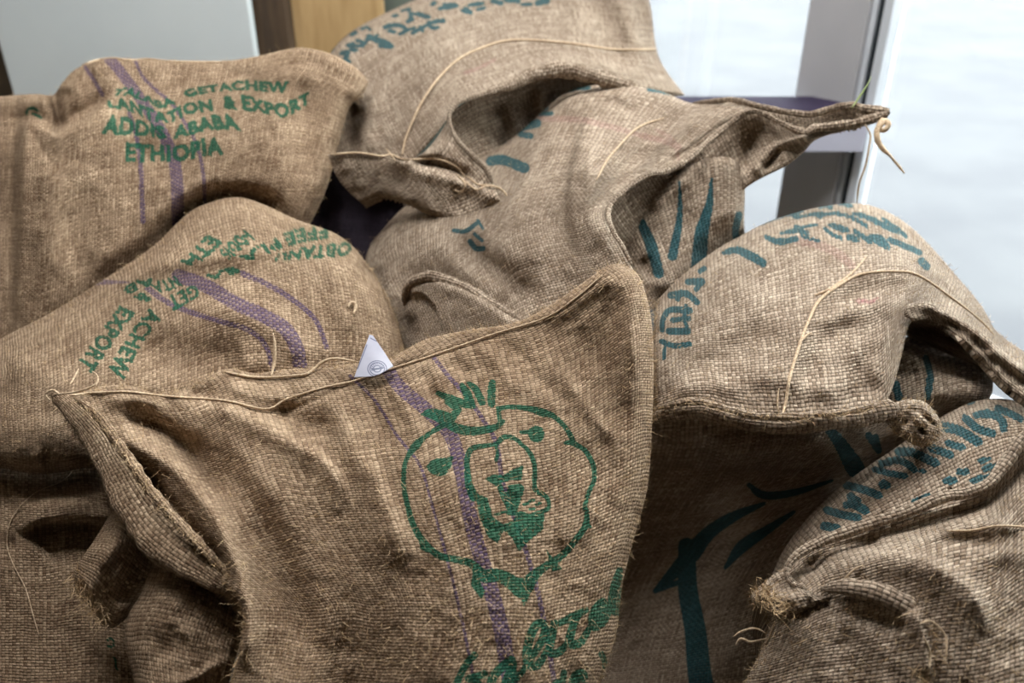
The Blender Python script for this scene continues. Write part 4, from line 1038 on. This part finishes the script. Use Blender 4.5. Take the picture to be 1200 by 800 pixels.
b5 = patch('body', sk, M_BEIGE,
    T=[(434, 285), (475, 241), (520, 214), (560, 188), (600, 162), (640, 127), (665, 107), (700, 99), (740, 100), (775, 107), (812, 121), (850, 117), (885, 126)],
    R=[(885, 126), (862, 141), (837, 160), (805, 187), (780, 202), (762, 203), (744, 214), (722, 231), (712, 247), (717, 268), (730, 290), (743, 318), (752, 360)],
    L=[(434, 285), (428, 310), (438, 345), (462, 385), (478, 430)], B=[(478, 430), (560, 420), (650, 395), (752, 360)],
    depth=[(434, 285, 1.57), (475, 240, 1.60), (560, 190, 1.60), (640, 127, 1.64), (700, 99, 1.66), (775, 106, 1.62), (850, 118, 1.53), (885, 128, 1.49), (837, 160, 1.465), (780, 202, 1.41), (744, 214, 1.37), (714, 247, 1.33), (730, 290, 1.26), (745, 340, 1.22),
           (690, 200, 1.41), (670, 260, 1.34), (600, 250, 1.41), (550, 280, 1.40), (500, 300, 1.415), (480, 410, 1.34), (600, 370, 1.29), (680, 340, 1.27)],
    folds=[([(690, 130), (678, 160), (667, 210), (667, 255), (682, 310)], .03, (34, 40), 's', (.2, .2)), ([(700, 150), (690, 200), (690, 250), (700, 300)], .012, 12),
           ([(525, 270), (560, 300), (600, 330), (640, 355)], -.022, (14, 22)), ([(505, 275), (545, 315), (600, 362)], .01, 12),
           ([(477, 350), (482, 330), (512, 325), (550, 340), (587, 362), (615, 380)], -.05, (16, 40), 's', (.1, .1)),
           ([(600, 220), (620, 270), (625, 320)], .008, 22), ([(777, 139), (747, 150), (721, 176), (699, 210), (690, 240)], .01, (8, 10)),
           ([(762, 170), (735, 195), (715, 225)], -.012, 8), ([(880, 131), (845, 150), (805, 178), (780, 190)], -.012, 5), ([(830, 135), (790, 158), (760, 178)], .008, 8),
           ([(728, 235), (732, 270), (745, 300)], -.02, 7), ([(700, 235), (705, 270), (720, 310)], .008, 8), ([(650, 120), (700, 112), (750, 122)], .008, 7), ([(680, 110), (720, 118), (750, 135)], -.006, 6)],
    roll={'T': (16, .035), 'L': (26, .05), 'R': (5, .012)}, sp=1.9, back=0.12, noise=.005, seed=51, ink=ink, stripe=st)
tube('mouth_hem', sk, M_BEIGE, [(1040, 132, 1.405), (1017, 140, 1.405), (985, 147, 1.41), (955, 150, 1.415), (942, 155, 1.415), (915, 144, 1.425), (890, 131, 1.44), (877, 131, 1.445), (862, 140, 1.45), (837, 160, 1.445), (805, 187, 1.41), (780, 201, 1.39), (762, 204, 1.37), (744, 214, 1.355), (722, 232, 1.325), (713, 247, 1.305), (717, 268, 1.275), (730, 290, 1.24), (741, 312, 1.225)],
     [4, 5, 5, 5, 4, 3, 3, 3.5, 4, 4, 4, 4, 3, 3, 3, 3, 3, 2], 10, 2.5, .8, .2, 15)
patch('rear_lip', sk, M_BEIGE, T=[(812, 121), (850, 117), (866, 118), (890, 124), (920, 131), (950, 134), (975, 127), (995, 124), (1014, 128), (1040, 129)], R=[(1040, 129), (1043, 132), (1040, 137)],
      L=[(812, 121), (815, 140), (820, 165)], B=[(820, 165), (862, 158), (890, 156), (915, 160), (942, 162), (985, 154), (1017, 146), (1040, 137)],
      depth=[(812, 121, 1.6), (866, 118, 1.53), (920, 131, 1.49), (975, 127, 1.46), (1040, 130, 1.415), (862, 155, 1.52), (942, 160, 1.48), (985, 152, 1.455), (1017, 145, 1.43)], roll={'T': (3, .004)}, sp=2.0, thick=.004, seed=54, noise=.003, nscale=25)
tube('rear_hem', sk, M_BEIGE, [(812, 121, 1.59), (850, 117, 1.53), (866, 118, 1.52), (890, 124, 1.495), (920, 131, 1.48), (950, 134, 1.465), (975, 127, 1.45), (995, 124, 1.435), (1014, 128, 1.42), (1042, 130, 1.41)], [2, 3, 3, 3, 3.5, 4, 4, 5, 5, 6], 10, 2.5, .8, .2, 18)
fl5 = patch('mouth_flap', sk, M_BEIGE, T=[(714, 262), (712, 236), (736, 208), (774, 194), (800, 180), (833, 155), (860, 140), (877, 132), (890, 131), (915, 144), (942, 155), (955, 151), (985, 148), (1017, 141), (1040, 133)], R=[(1040, 133), (1041, 135), (1040, 138)],
      L=[(716, 262), (722, 285), (740, 310)], B=[(740, 310), (790, 285), (830, 262), (856, 240), (872, 222), (890, 210), (920, 195), (940, 180), (956, 164), (985, 154), (1017, 147), (1040, 138)],
      depth=[(716, 262, 1.40), (740, 212, 1.44), (781, 205, 1.46), (820, 178, 1.475), (740, 310, 1.46), (800, 270, 1.50), (862, 141, 1.46), (890, 131, 1.45), (942, 155, 1.425), (1040, 135, 1.41), (856, 235, 1.46), (890, 208, 1.44), (930, 185, 1.43), (880, 170, 1.475), (905, 170, 1.455)],
      folds=[([(950, 158), (910, 172), (880, 205)], .014, 5, 'g', (.1, .1)), ([(885, 140), (878, 170), (868, 205)], -.012, 9), ([(920, 160), (905, 185), (890, 200)], -.01, 6)], roll={'B': (4, .006)}, sp=1.8, thick=.004, seed=57, noise=.003, nscale=25)
ink = Canvas()
ink.stroke([(796, 212, 2), (797, 240, 5), (795, 265, 8), (788, 300, 11)], 5); ink.stroke([(834, 208, 2), (832, 235, 8), (827, 255, 12), (822, 275, 16), (818, 320, 18)], 5)
ink.stroke([(752, 262, 10), (762, 285, 13), (772, 320, 12)], 10); ink.stroke([(866, 252), (862, 270), (864, 285)], 8)
p5 = patch('lower_panel', sk, M_BEIGE, T=[(706, 300), (716, 250), (745, 222), (785, 203), (815, 190), (842, 183), (862, 188), (871, 202)], R=[(871, 202), (873, 225), (872, 255), (872, 285), (862, 315)], L=[(706, 300), (712, 320), (725, 345), (745, 372)], B=[(745, 372), (790, 350), (820, 335), (862, 315)],
      depth=[(706, 300, 1.47), (720, 250, 1.48), (785, 206, 1.46), (842, 183, 1.43), (871, 205, 1.43), (871, 270, 1.43), (810, 260, 1.42), (840, 230, 1.42), (770, 330, 1.38), (830, 320, 1.4)],
      folds=[([(765, 250), (785, 225), (815, 205)], .01, 8), ([(752, 300), (765, 330)], -.01, 8), ([(850, 285), (835, 300), (800, 325)], .008, 10)], roll={'T': (12, .03), 'R': (16, .05)}, sp=1.9, back=.1, seed=59, noise=.004, ink=ink)
tube('fold_hem', sk, M_BEIGE, [(474, 358, 1.40), (475, 343, 1.385), (482, 331, 1.37), (497, 325, 1.355), (512, 325, 1.345), (550, 340, 1.32), (587, 362, 1.295), (612, 378, 1.285)], [3, 5, 6, 6, 6, 6, 5, 3], 10, 2.5, .8, .2, 25)
tree = bvh_of([b5])
tube('seam_twine', sk, M_TWINE, drape([(778, 138), (747, 150), (721, 176), (710, 190), (699, 211)], tree, .003, 1.45), 1.3, 6, 3.0)
tube('tie_twine', sk, M_TWINE, [(1034, 138, 1.39), (1030, 148, 1.385), (1036, 152, 1.38), (1041, 146, 1.38), (1036, 142, 1.385), (1028, 152, 1.38), (1028, 164, 1.38), (1034, 174, 1.38), (1046, 186, 1.38), (1060, 203, 1.38)], [2, 3, 3, 3, 3, 3.5, 2.5, 1.5, 1.5, 1.8], 6, 2.0, 1, .3)
tube('tie_twine', sk, M_TWINE, [(1014, 146, 1.40), (1020, 158, 1.40), (1018, 175, 1.40), (1014, 195, 1.41), (1007, 215, 1.42), (1004, 238, 1.44)], 1.1, 6, 3.0)
M_STRAW = plain('green_straw', srgb(132, 146, 92), srgb(150, 160, 106), .8, 40.)
tube('straw', sk, M_STRAW, [(998, 127, 1.42), (1006, 115, 1.42), (1016, 100, 1.42), (1021, 90, 1.425)], [1.3, 1.2, .9, .5], 6, 3.0)
fibres('loose_fibres', sk, cloth_spots(b5, 1500, 8), .007)
settle(sk)

# --- top left sack with the address
sk = thing('jute_sack', 'tan jute sack at upper left with green printed Ethiopian address and purple stripes', 'sack', base_of(220, 220, 1.6), GRP)
ink = Canvas(); st = Canvas()


def z1(x, y): return (100 + x / 4, 60 + y / 4)


ink.text('GETACHEW', [z1(470, 215), z1(600, 190), z1(760, 180), z1(860, 190), z1(950, 195)], [z1(455, 185), z1(590, 160), z1(750, 138), z1(860, 145), z1(955, 140)], .045)
ink.text('TALABA', [z1(120, 210), z1(190, 208), z1(290, 235), z1(350, 265), z1(430, 245)], [z1(150, 178), z1(210, 175), z1(290, 205), z1(340, 232), z1(405, 212)], .045)
ink.text('LANTATION', [z1(110, 262), z1(200, 275), z1(300, 320), z1(400, 330), z1(480, 295), z1(600, 275)], [z1(100, 240), z1(180, 222), z1(290, 265), z1(390, 290), z1(460, 248), z1(590, 225)], .045)
ink.text('& EXPORT', [z1(650, 265), z1(760, 275), z1(850, 290), z1(940, 305), z1(1055, 235)], [z1(640, 212), z1(740, 205), z1(840, 235), z1(930, 245), z1(1050, 190)], .045)
ink.text('ADDIS', [z1(75, 385), z1(190, 390), z1(290, 395), z1(380, 412)], [z1(95, 300), z1(200, 312), z1(290, 335), z1(370, 355)], .045)
ink.text('ABABA', [z1(410, 412), z1(500, 388), z1(600, 365), z1(730, 368)], [z1(415, 355), z1(500, 330), z1(590, 302), z1(700, 298)], .045)
ink.text('ETHIOPIA', [z1(185, 515), z1(300, 512), z1(450, 510), z1(550, 490), z1(650, 482)], [z1(190, 430), z1(300, 440), z1(440, 440), z1(540, 415), z1(640, 408)], .045)
ink.stroke([(31, 133), (33, 128), (40, 127), (44, 130)], 3); ink.stroke([(38, 133), (45, 136), (48, 138)], 3)
st.stroke([z1(110, 35), z1(160, 90), z1(220, 170), z1(275, 250), z1(330, 330), z1(380, 420), z1(415, 510), z1(430, 620), z1(435, 800)], 12, 15)
st.stroke([z1(230, 35), z1(270, 120), z1(340, 190), z1(400, 240), z1(450, 310), z1(500, 390), z1(535, 480), z1(555, 600), z1(560, 740)], 4, 5, .9)
st.stroke([z1(0, 75), z1(50, 150), z1(80, 205)], 5, 5, .9); st.stroke([z1(205, 290), z1(235, 380), z1(258, 520), z1(265, 660), z1(270, 800)], 5, 6, .9)
b3 = patch('body', sk, M_TAN,
    T=[(-45, 118), (0, 113), (40, 110), (62, 111), (73, 97), (90, 80), (125, 68), (180, 70), (260, 71), (300, 66), (335, 58), (360, 56), (390, 64), (418, 80), (432, 96)],
    R=[(432, 96), (424, 113), (410, 125), (402, 150), (393, 185), (381, 225), (362, 265), (340, 300)],
    L=[(-45, 118), (-45, 250), (-45, 430)], B=[(-45, 430), (60, 425), (150, 400), (250, 340), (340, 300)],
    depth=[(0, 115, 1.62), (0, 390, 1.47), (100, 80, 1.64), (260, 72, 1.64), (360, 58, 1.62), (430, 95, 1.58), (250, 180, 1.52), (120, 200, 1.5), (60, 200, 1.49), (60, 350, 1.45), (200, 300, 1.47), (330, 200, 1.51), (380, 180, 1.54), (300, 310, 1.5), (0, 250, 1.55)],
    folds=[([(63, 110), (67, 130), (71, 147)], -.04, 7, 'g', (0, 0)), ([(16, 420), (17, 330), (19, 250), (20, 190), (26, 152), (38, 142), (52, 146), (66, 151), (85, 146), (105, 134), (120, 121), (135, 112)], -.10, (16, 34), 's', (0.2, 0.15)),
           ([(75, 100), (80, 125), (88, 140)], -.012, 10), ([(120, 75), (135, 100), (128, 120)], .006, 9), ([(105, 84), (112, 105)], -.008, 7, 'g', (0, .3)),
           ([(130, 130), (190, 150), (260, 160), (340, 130)], .008, 24), ([(60, 180), (50, 260), (70, 340)], .010, 22), ([(100, 200), (95, 280), (110, 360)], -.008, 20),
           ([(300, 90), (330, 150), (320, 230)], .008, 22), ([(370, 90), (362, 150), (345, 220)], -.008, 20), ([(285, 100), (330, 88), (380, 90)], .007, 12),
           ([(240, 80), (300, 92), (280, 100)], -.006, 10)],
    roll={'T': (12, .035), 'R': (26, .06)}, sp=1.9, back=0.12, noise=.005, seed=33, ink=ink, stripe=st)
fibres('loose_fibres', sk, cloth_spots(b3, 1500, 6), .008)
fibres('outline_fibres', sk, rim_spots(b3, 1000, 33), .008)
tree = bvh_of([b3])
tube('seam_twine', sk, M_TWINE, drape([(96, 76), (115, 70), (135, 68), (150, 71), (172, 69), (200, 72), (230, 73), (262, 73)], tree, .003, 1.62), 1.1, 6, 3.0)
settle(sk)

# --- top centre sack
sk = thing('jute_sack', 'beige jute sack at top centre with blue lettering and open mouth facing down', 'sack', base_of(580, 120, 1.85), GRP)
ink = Canvas(); st = Canvas()


def z7(x, y): return (370 + x / 4, y / 4)


for p, w in [([(45, 235), (75, 232)], 9), ([(60, 215), (95, 200)], 6), ([(120, 250), (150, 245), (140, 275), (155, 290)], 8), ([(115, 285), (150, 292)], 7), ([(150, 215), (175, 205), (165, 230), (190, 235)], 7), ([(195, 190), (215, 195), (222, 215)], 7), ([(185, 215), (215, 215)], 6), ([(235, 200), (250, 165), (275, 190)], 6), ([(240, 185), (270, 180)], 5), ([(285, 190), (320, 195), (352, 215)], 10), ([(300, 215), (345, 220)], 7), ([(165, 165), (190, 150)], 5), ([(215, 135), (240, 128), (255, 140)], 5), ([(265, 190), (290, 165)], 5), ([(325, 130), (350, 120), (390, 118), (415, 128)], 8), ([(345, 145), (370, 150)], 7), ([(390, 160), (425, 145), (460, 130)], 6), ([(430, 100), (450, 90), (445, 80)], 8), ([(480, 65), (510, 75), (530, 80)], 8), ([(360, 75), (380, 72)], 6), ([(405, 50), (440, 42)], 5), ([(455, 155), (500, 130), (535, 110), (600, 92)], 7), ([(490, 125), (500, 145)], 6), ([(530, 105), (545, 130), (570, 128)], 7), ([(565, 100), (600, 100)], 7), ([(440, 60), (470, 68)], 5), ([(545, 20), (560, 12)], 7), ([(580, 40), (620, 35), (660, 28)], 7), ([(600, 22), (650, 20)], 6), ([(690, 50), (725, 58)], 8), ([(700, 38), (715, 45)], 5), ([(720, 25), (780, 15)], 7), ([(760, 45), (790, 35)], 6), ([(830, 5), (870, 15)], 9), ([(890, 2), (950, 5)], 8), ([(970, 22), (1010, 20)], 6), ([(1040, 15), (1085, 5)], 10), ([(1060, -10), (1080, 10)], 8), ([(800, -20), (860, -25)], 8), ([(620, -15), (700, -30)], 8)]:
    ink.stroke([z7(*q) for q in p], w * .62)
st.stroke([(545, 85), (560, 80), (580, 70)], 6, 5, .5)
b4 = patch('body', sk, M_BEIGE,
    T=[(370, 98), (385, 65), (410, 38), (450, 16), (500, -5), (560, -22), (650, -34), (752, -34)], R=[(752, -34), (763, 10), (768, 50), (777, 77), (803, 112)],
    L=[(370, 98), (383, 130), (385, 165), (398, 205)], B=[(398, 205), (440, 192), (478, 190), (505, 165), (527, 136), (545, 118), (575, 109), (605, 98), (627, 87), (665, 83), (702, 92), (745, 104), (803, 112)],
    depth=[(370, 98, 1.74), (450, 16, 1.92), (600, -20, 2.0), (750, -20, 1.96), (802, 108, 1.78), (775, 60, 1.87), (500, 60, 1.74), (600, 60, 1.74), (700, 50, 1.79), (450, 120, 1.66), (480, 185, 1.58), (400, 190, 1.64), (527, 135, 1.57), (605, 97, 1.6), (665, 83, 1.64), (735, 100, 1.69), (560, 80, 1.67)],
    folds=[([(472, 188), (485, 150), (510, 112), (545, 80), (600, 60)], -.012, (10, 14), 'g', (0, .4)), ([(480, 190), (505, 150), (535, 112), (580, 92)], .010, 10, 'g', (0, .3)),
           ([(440, 190), (430, 150), (440, 110)], .012, 12), ([(415, 190), (410, 150), (420, 120)], -.012, 10),
           ([(690, -20), (715, 35), (730, 90)], -.015, 14), ([(712, -30), (740, 30), (752, 95)], .012, 12), ([(745, -10), (758, 40), (775, 95)], -.012, 8), ([(660, -20), (680, 20), (690, 50)], .008, 14),
           ([(600, 75), (650, 62), (700, 72)], -.008, 8)],
    roll={'T': (26, .09), 'R': (14, .04)}, sp=2.2, back=0.14, noise=.006, seed=41, ink=ink, stripe=st)
patch('inner_panel', sk, M_BEIGE, T=[(522, 135), (560, 113), (605, 99), (660, 84), (750, 106)], R=[(750, 106), (752, 112), (750, 122)], L=[(522, 135), (530, 165), (552, 200)], B=[(552, 200), (600, 180), (650, 140), (750, 122)],
      depth=[(522, 135, 1.60), (605, 99, 1.66), (750, 106, 1.78), (560, 195, 1.63), (620, 140, 1.71), (690, 120, 1.76)], folds=[([(640, 100), (635, 120), (645, 150)], .02, 8), ([(575, 115), (590, 150), (580, 180)], -.02, 10)],
      sp=2.5, thick=.003, seed=44, noise=.004, fabrot=True, ink=None)
fl4 = patch('mouth_flap', sk, M_BEIGE, T=[(384, 181), (420, 178), (446, 182), (474, 189), (498, 177), (518, 152), (529, 128)], R=[(529, 128), (527, 145), (535, 163), (553, 182), (570, 199), (578, 214), (588, 240)],
      L=[(384, 181), (395, 208), (410, 226), (428, 242)], B=[(428, 242), (450, 233), (478, 240), (505, 254), (532, 263), (560, 258), (588, 240)],
      depth=[(384, 181, 1.53), (446, 181, 1.52), (529, 130, 1.555), (575, 212, 1.47), (588, 238, 1.45), (530, 260, 1.48), (478, 240, 1.5), (428, 240, 1.56), (500, 200, 1.49)],
      folds=[([(450, 185), (490, 196), (530, 210), (575, 228)], .012, (6, 12), 'g', (0.1, 0)), ([(478, 190), (520, 195), (560, 212)], -.02, 7), ([(478, 188), (510, 178), (530, 165)], .006, 6), ([(495, 205), (500, 235), (510, 255)], .005, 6), ([(535, 222), (538, 245)], -.005, 5, 'g', (0, 0))],
      roll={'B': (12, .03)}, sp=1.8, thick=.004, seed=47, noise=.004, nscale=25)
tube('mouth_hem', sk, M_BEIGE, [(800, 111, 1.765), (745, 103, 1.68), (702, 91, 1.635), (665, 82, 1.62), (627, 86, 1.60), (605, 97, 1.585), (575, 108, 1.57), (545, 117, 1.555), (529, 127, 1.54), (527, 143, 1.53), (535, 162, 1.51), (553, 181, 1.49), (571, 199, 1.465), (577, 214, 1.455)],
     [2, 5, 7, 9, 9, 9, 8, 6, 4, 3, 2.5, 2.5, 3, 3], 12, 2.5, .8, .25, 5)
tree = bvh_of([b4, fl4])
tube('seam_twine', sk, M_TWINE, drape([(471, 182), (478, 155), (500, 110), (530, 75), (560, 58), (600, 47), (660, 50), (720, 58), (768, 58)], tree, .003, 1.7), 1.5, 6, 3.0)
tube('seam_twine', sk, M_TWINE, drape([(387, 181), (420, 179), (446, 183), (458, 181), (475, 187), (510, 186), (535, 195), (545, 208)], tree, .003, 1.5), 1.2, 6, 3.0)
for q in ([(548, 206), (560, 216), (575, 217), (590, 224), (597, 234)], [(545, 212), (558, 222), (570, 218), (585, 220), (594, 230)], [(535, 204), (545, 215), (540, 225), (533, 222)], [(452, 174), (458, 181), (463, 188)]):
    tube('frayed_end', sk, M_TWINE, drape(q, tree, .006, 1.46), 1.0, 6, 2.0)
settle(sk)

# --- dark patch added in the gap, its colour standing in for deep shade
M_GAPSHADE = jute('gap_shade_violet', srgb(34, 28, 34), srgb(52, 44, 52), TEAL, RED, 0.004, 0.6, .4, .4)
sk = thing('gap_shade', 'dark violet patch standing in for the shade in the gap between the upper sacks', 'shade patch', base_of(410, 250, 1.72))
patch('body', sk, M_GAPSHADE, T=[(350, 185), (395, 178), (440, 185), (480, 215)], R=[(480, 215), (490, 250), (480, 300)], L=[(350, 185), (345, 240), (355, 300)], B=[(355, 300), (410, 320), (480, 300)],
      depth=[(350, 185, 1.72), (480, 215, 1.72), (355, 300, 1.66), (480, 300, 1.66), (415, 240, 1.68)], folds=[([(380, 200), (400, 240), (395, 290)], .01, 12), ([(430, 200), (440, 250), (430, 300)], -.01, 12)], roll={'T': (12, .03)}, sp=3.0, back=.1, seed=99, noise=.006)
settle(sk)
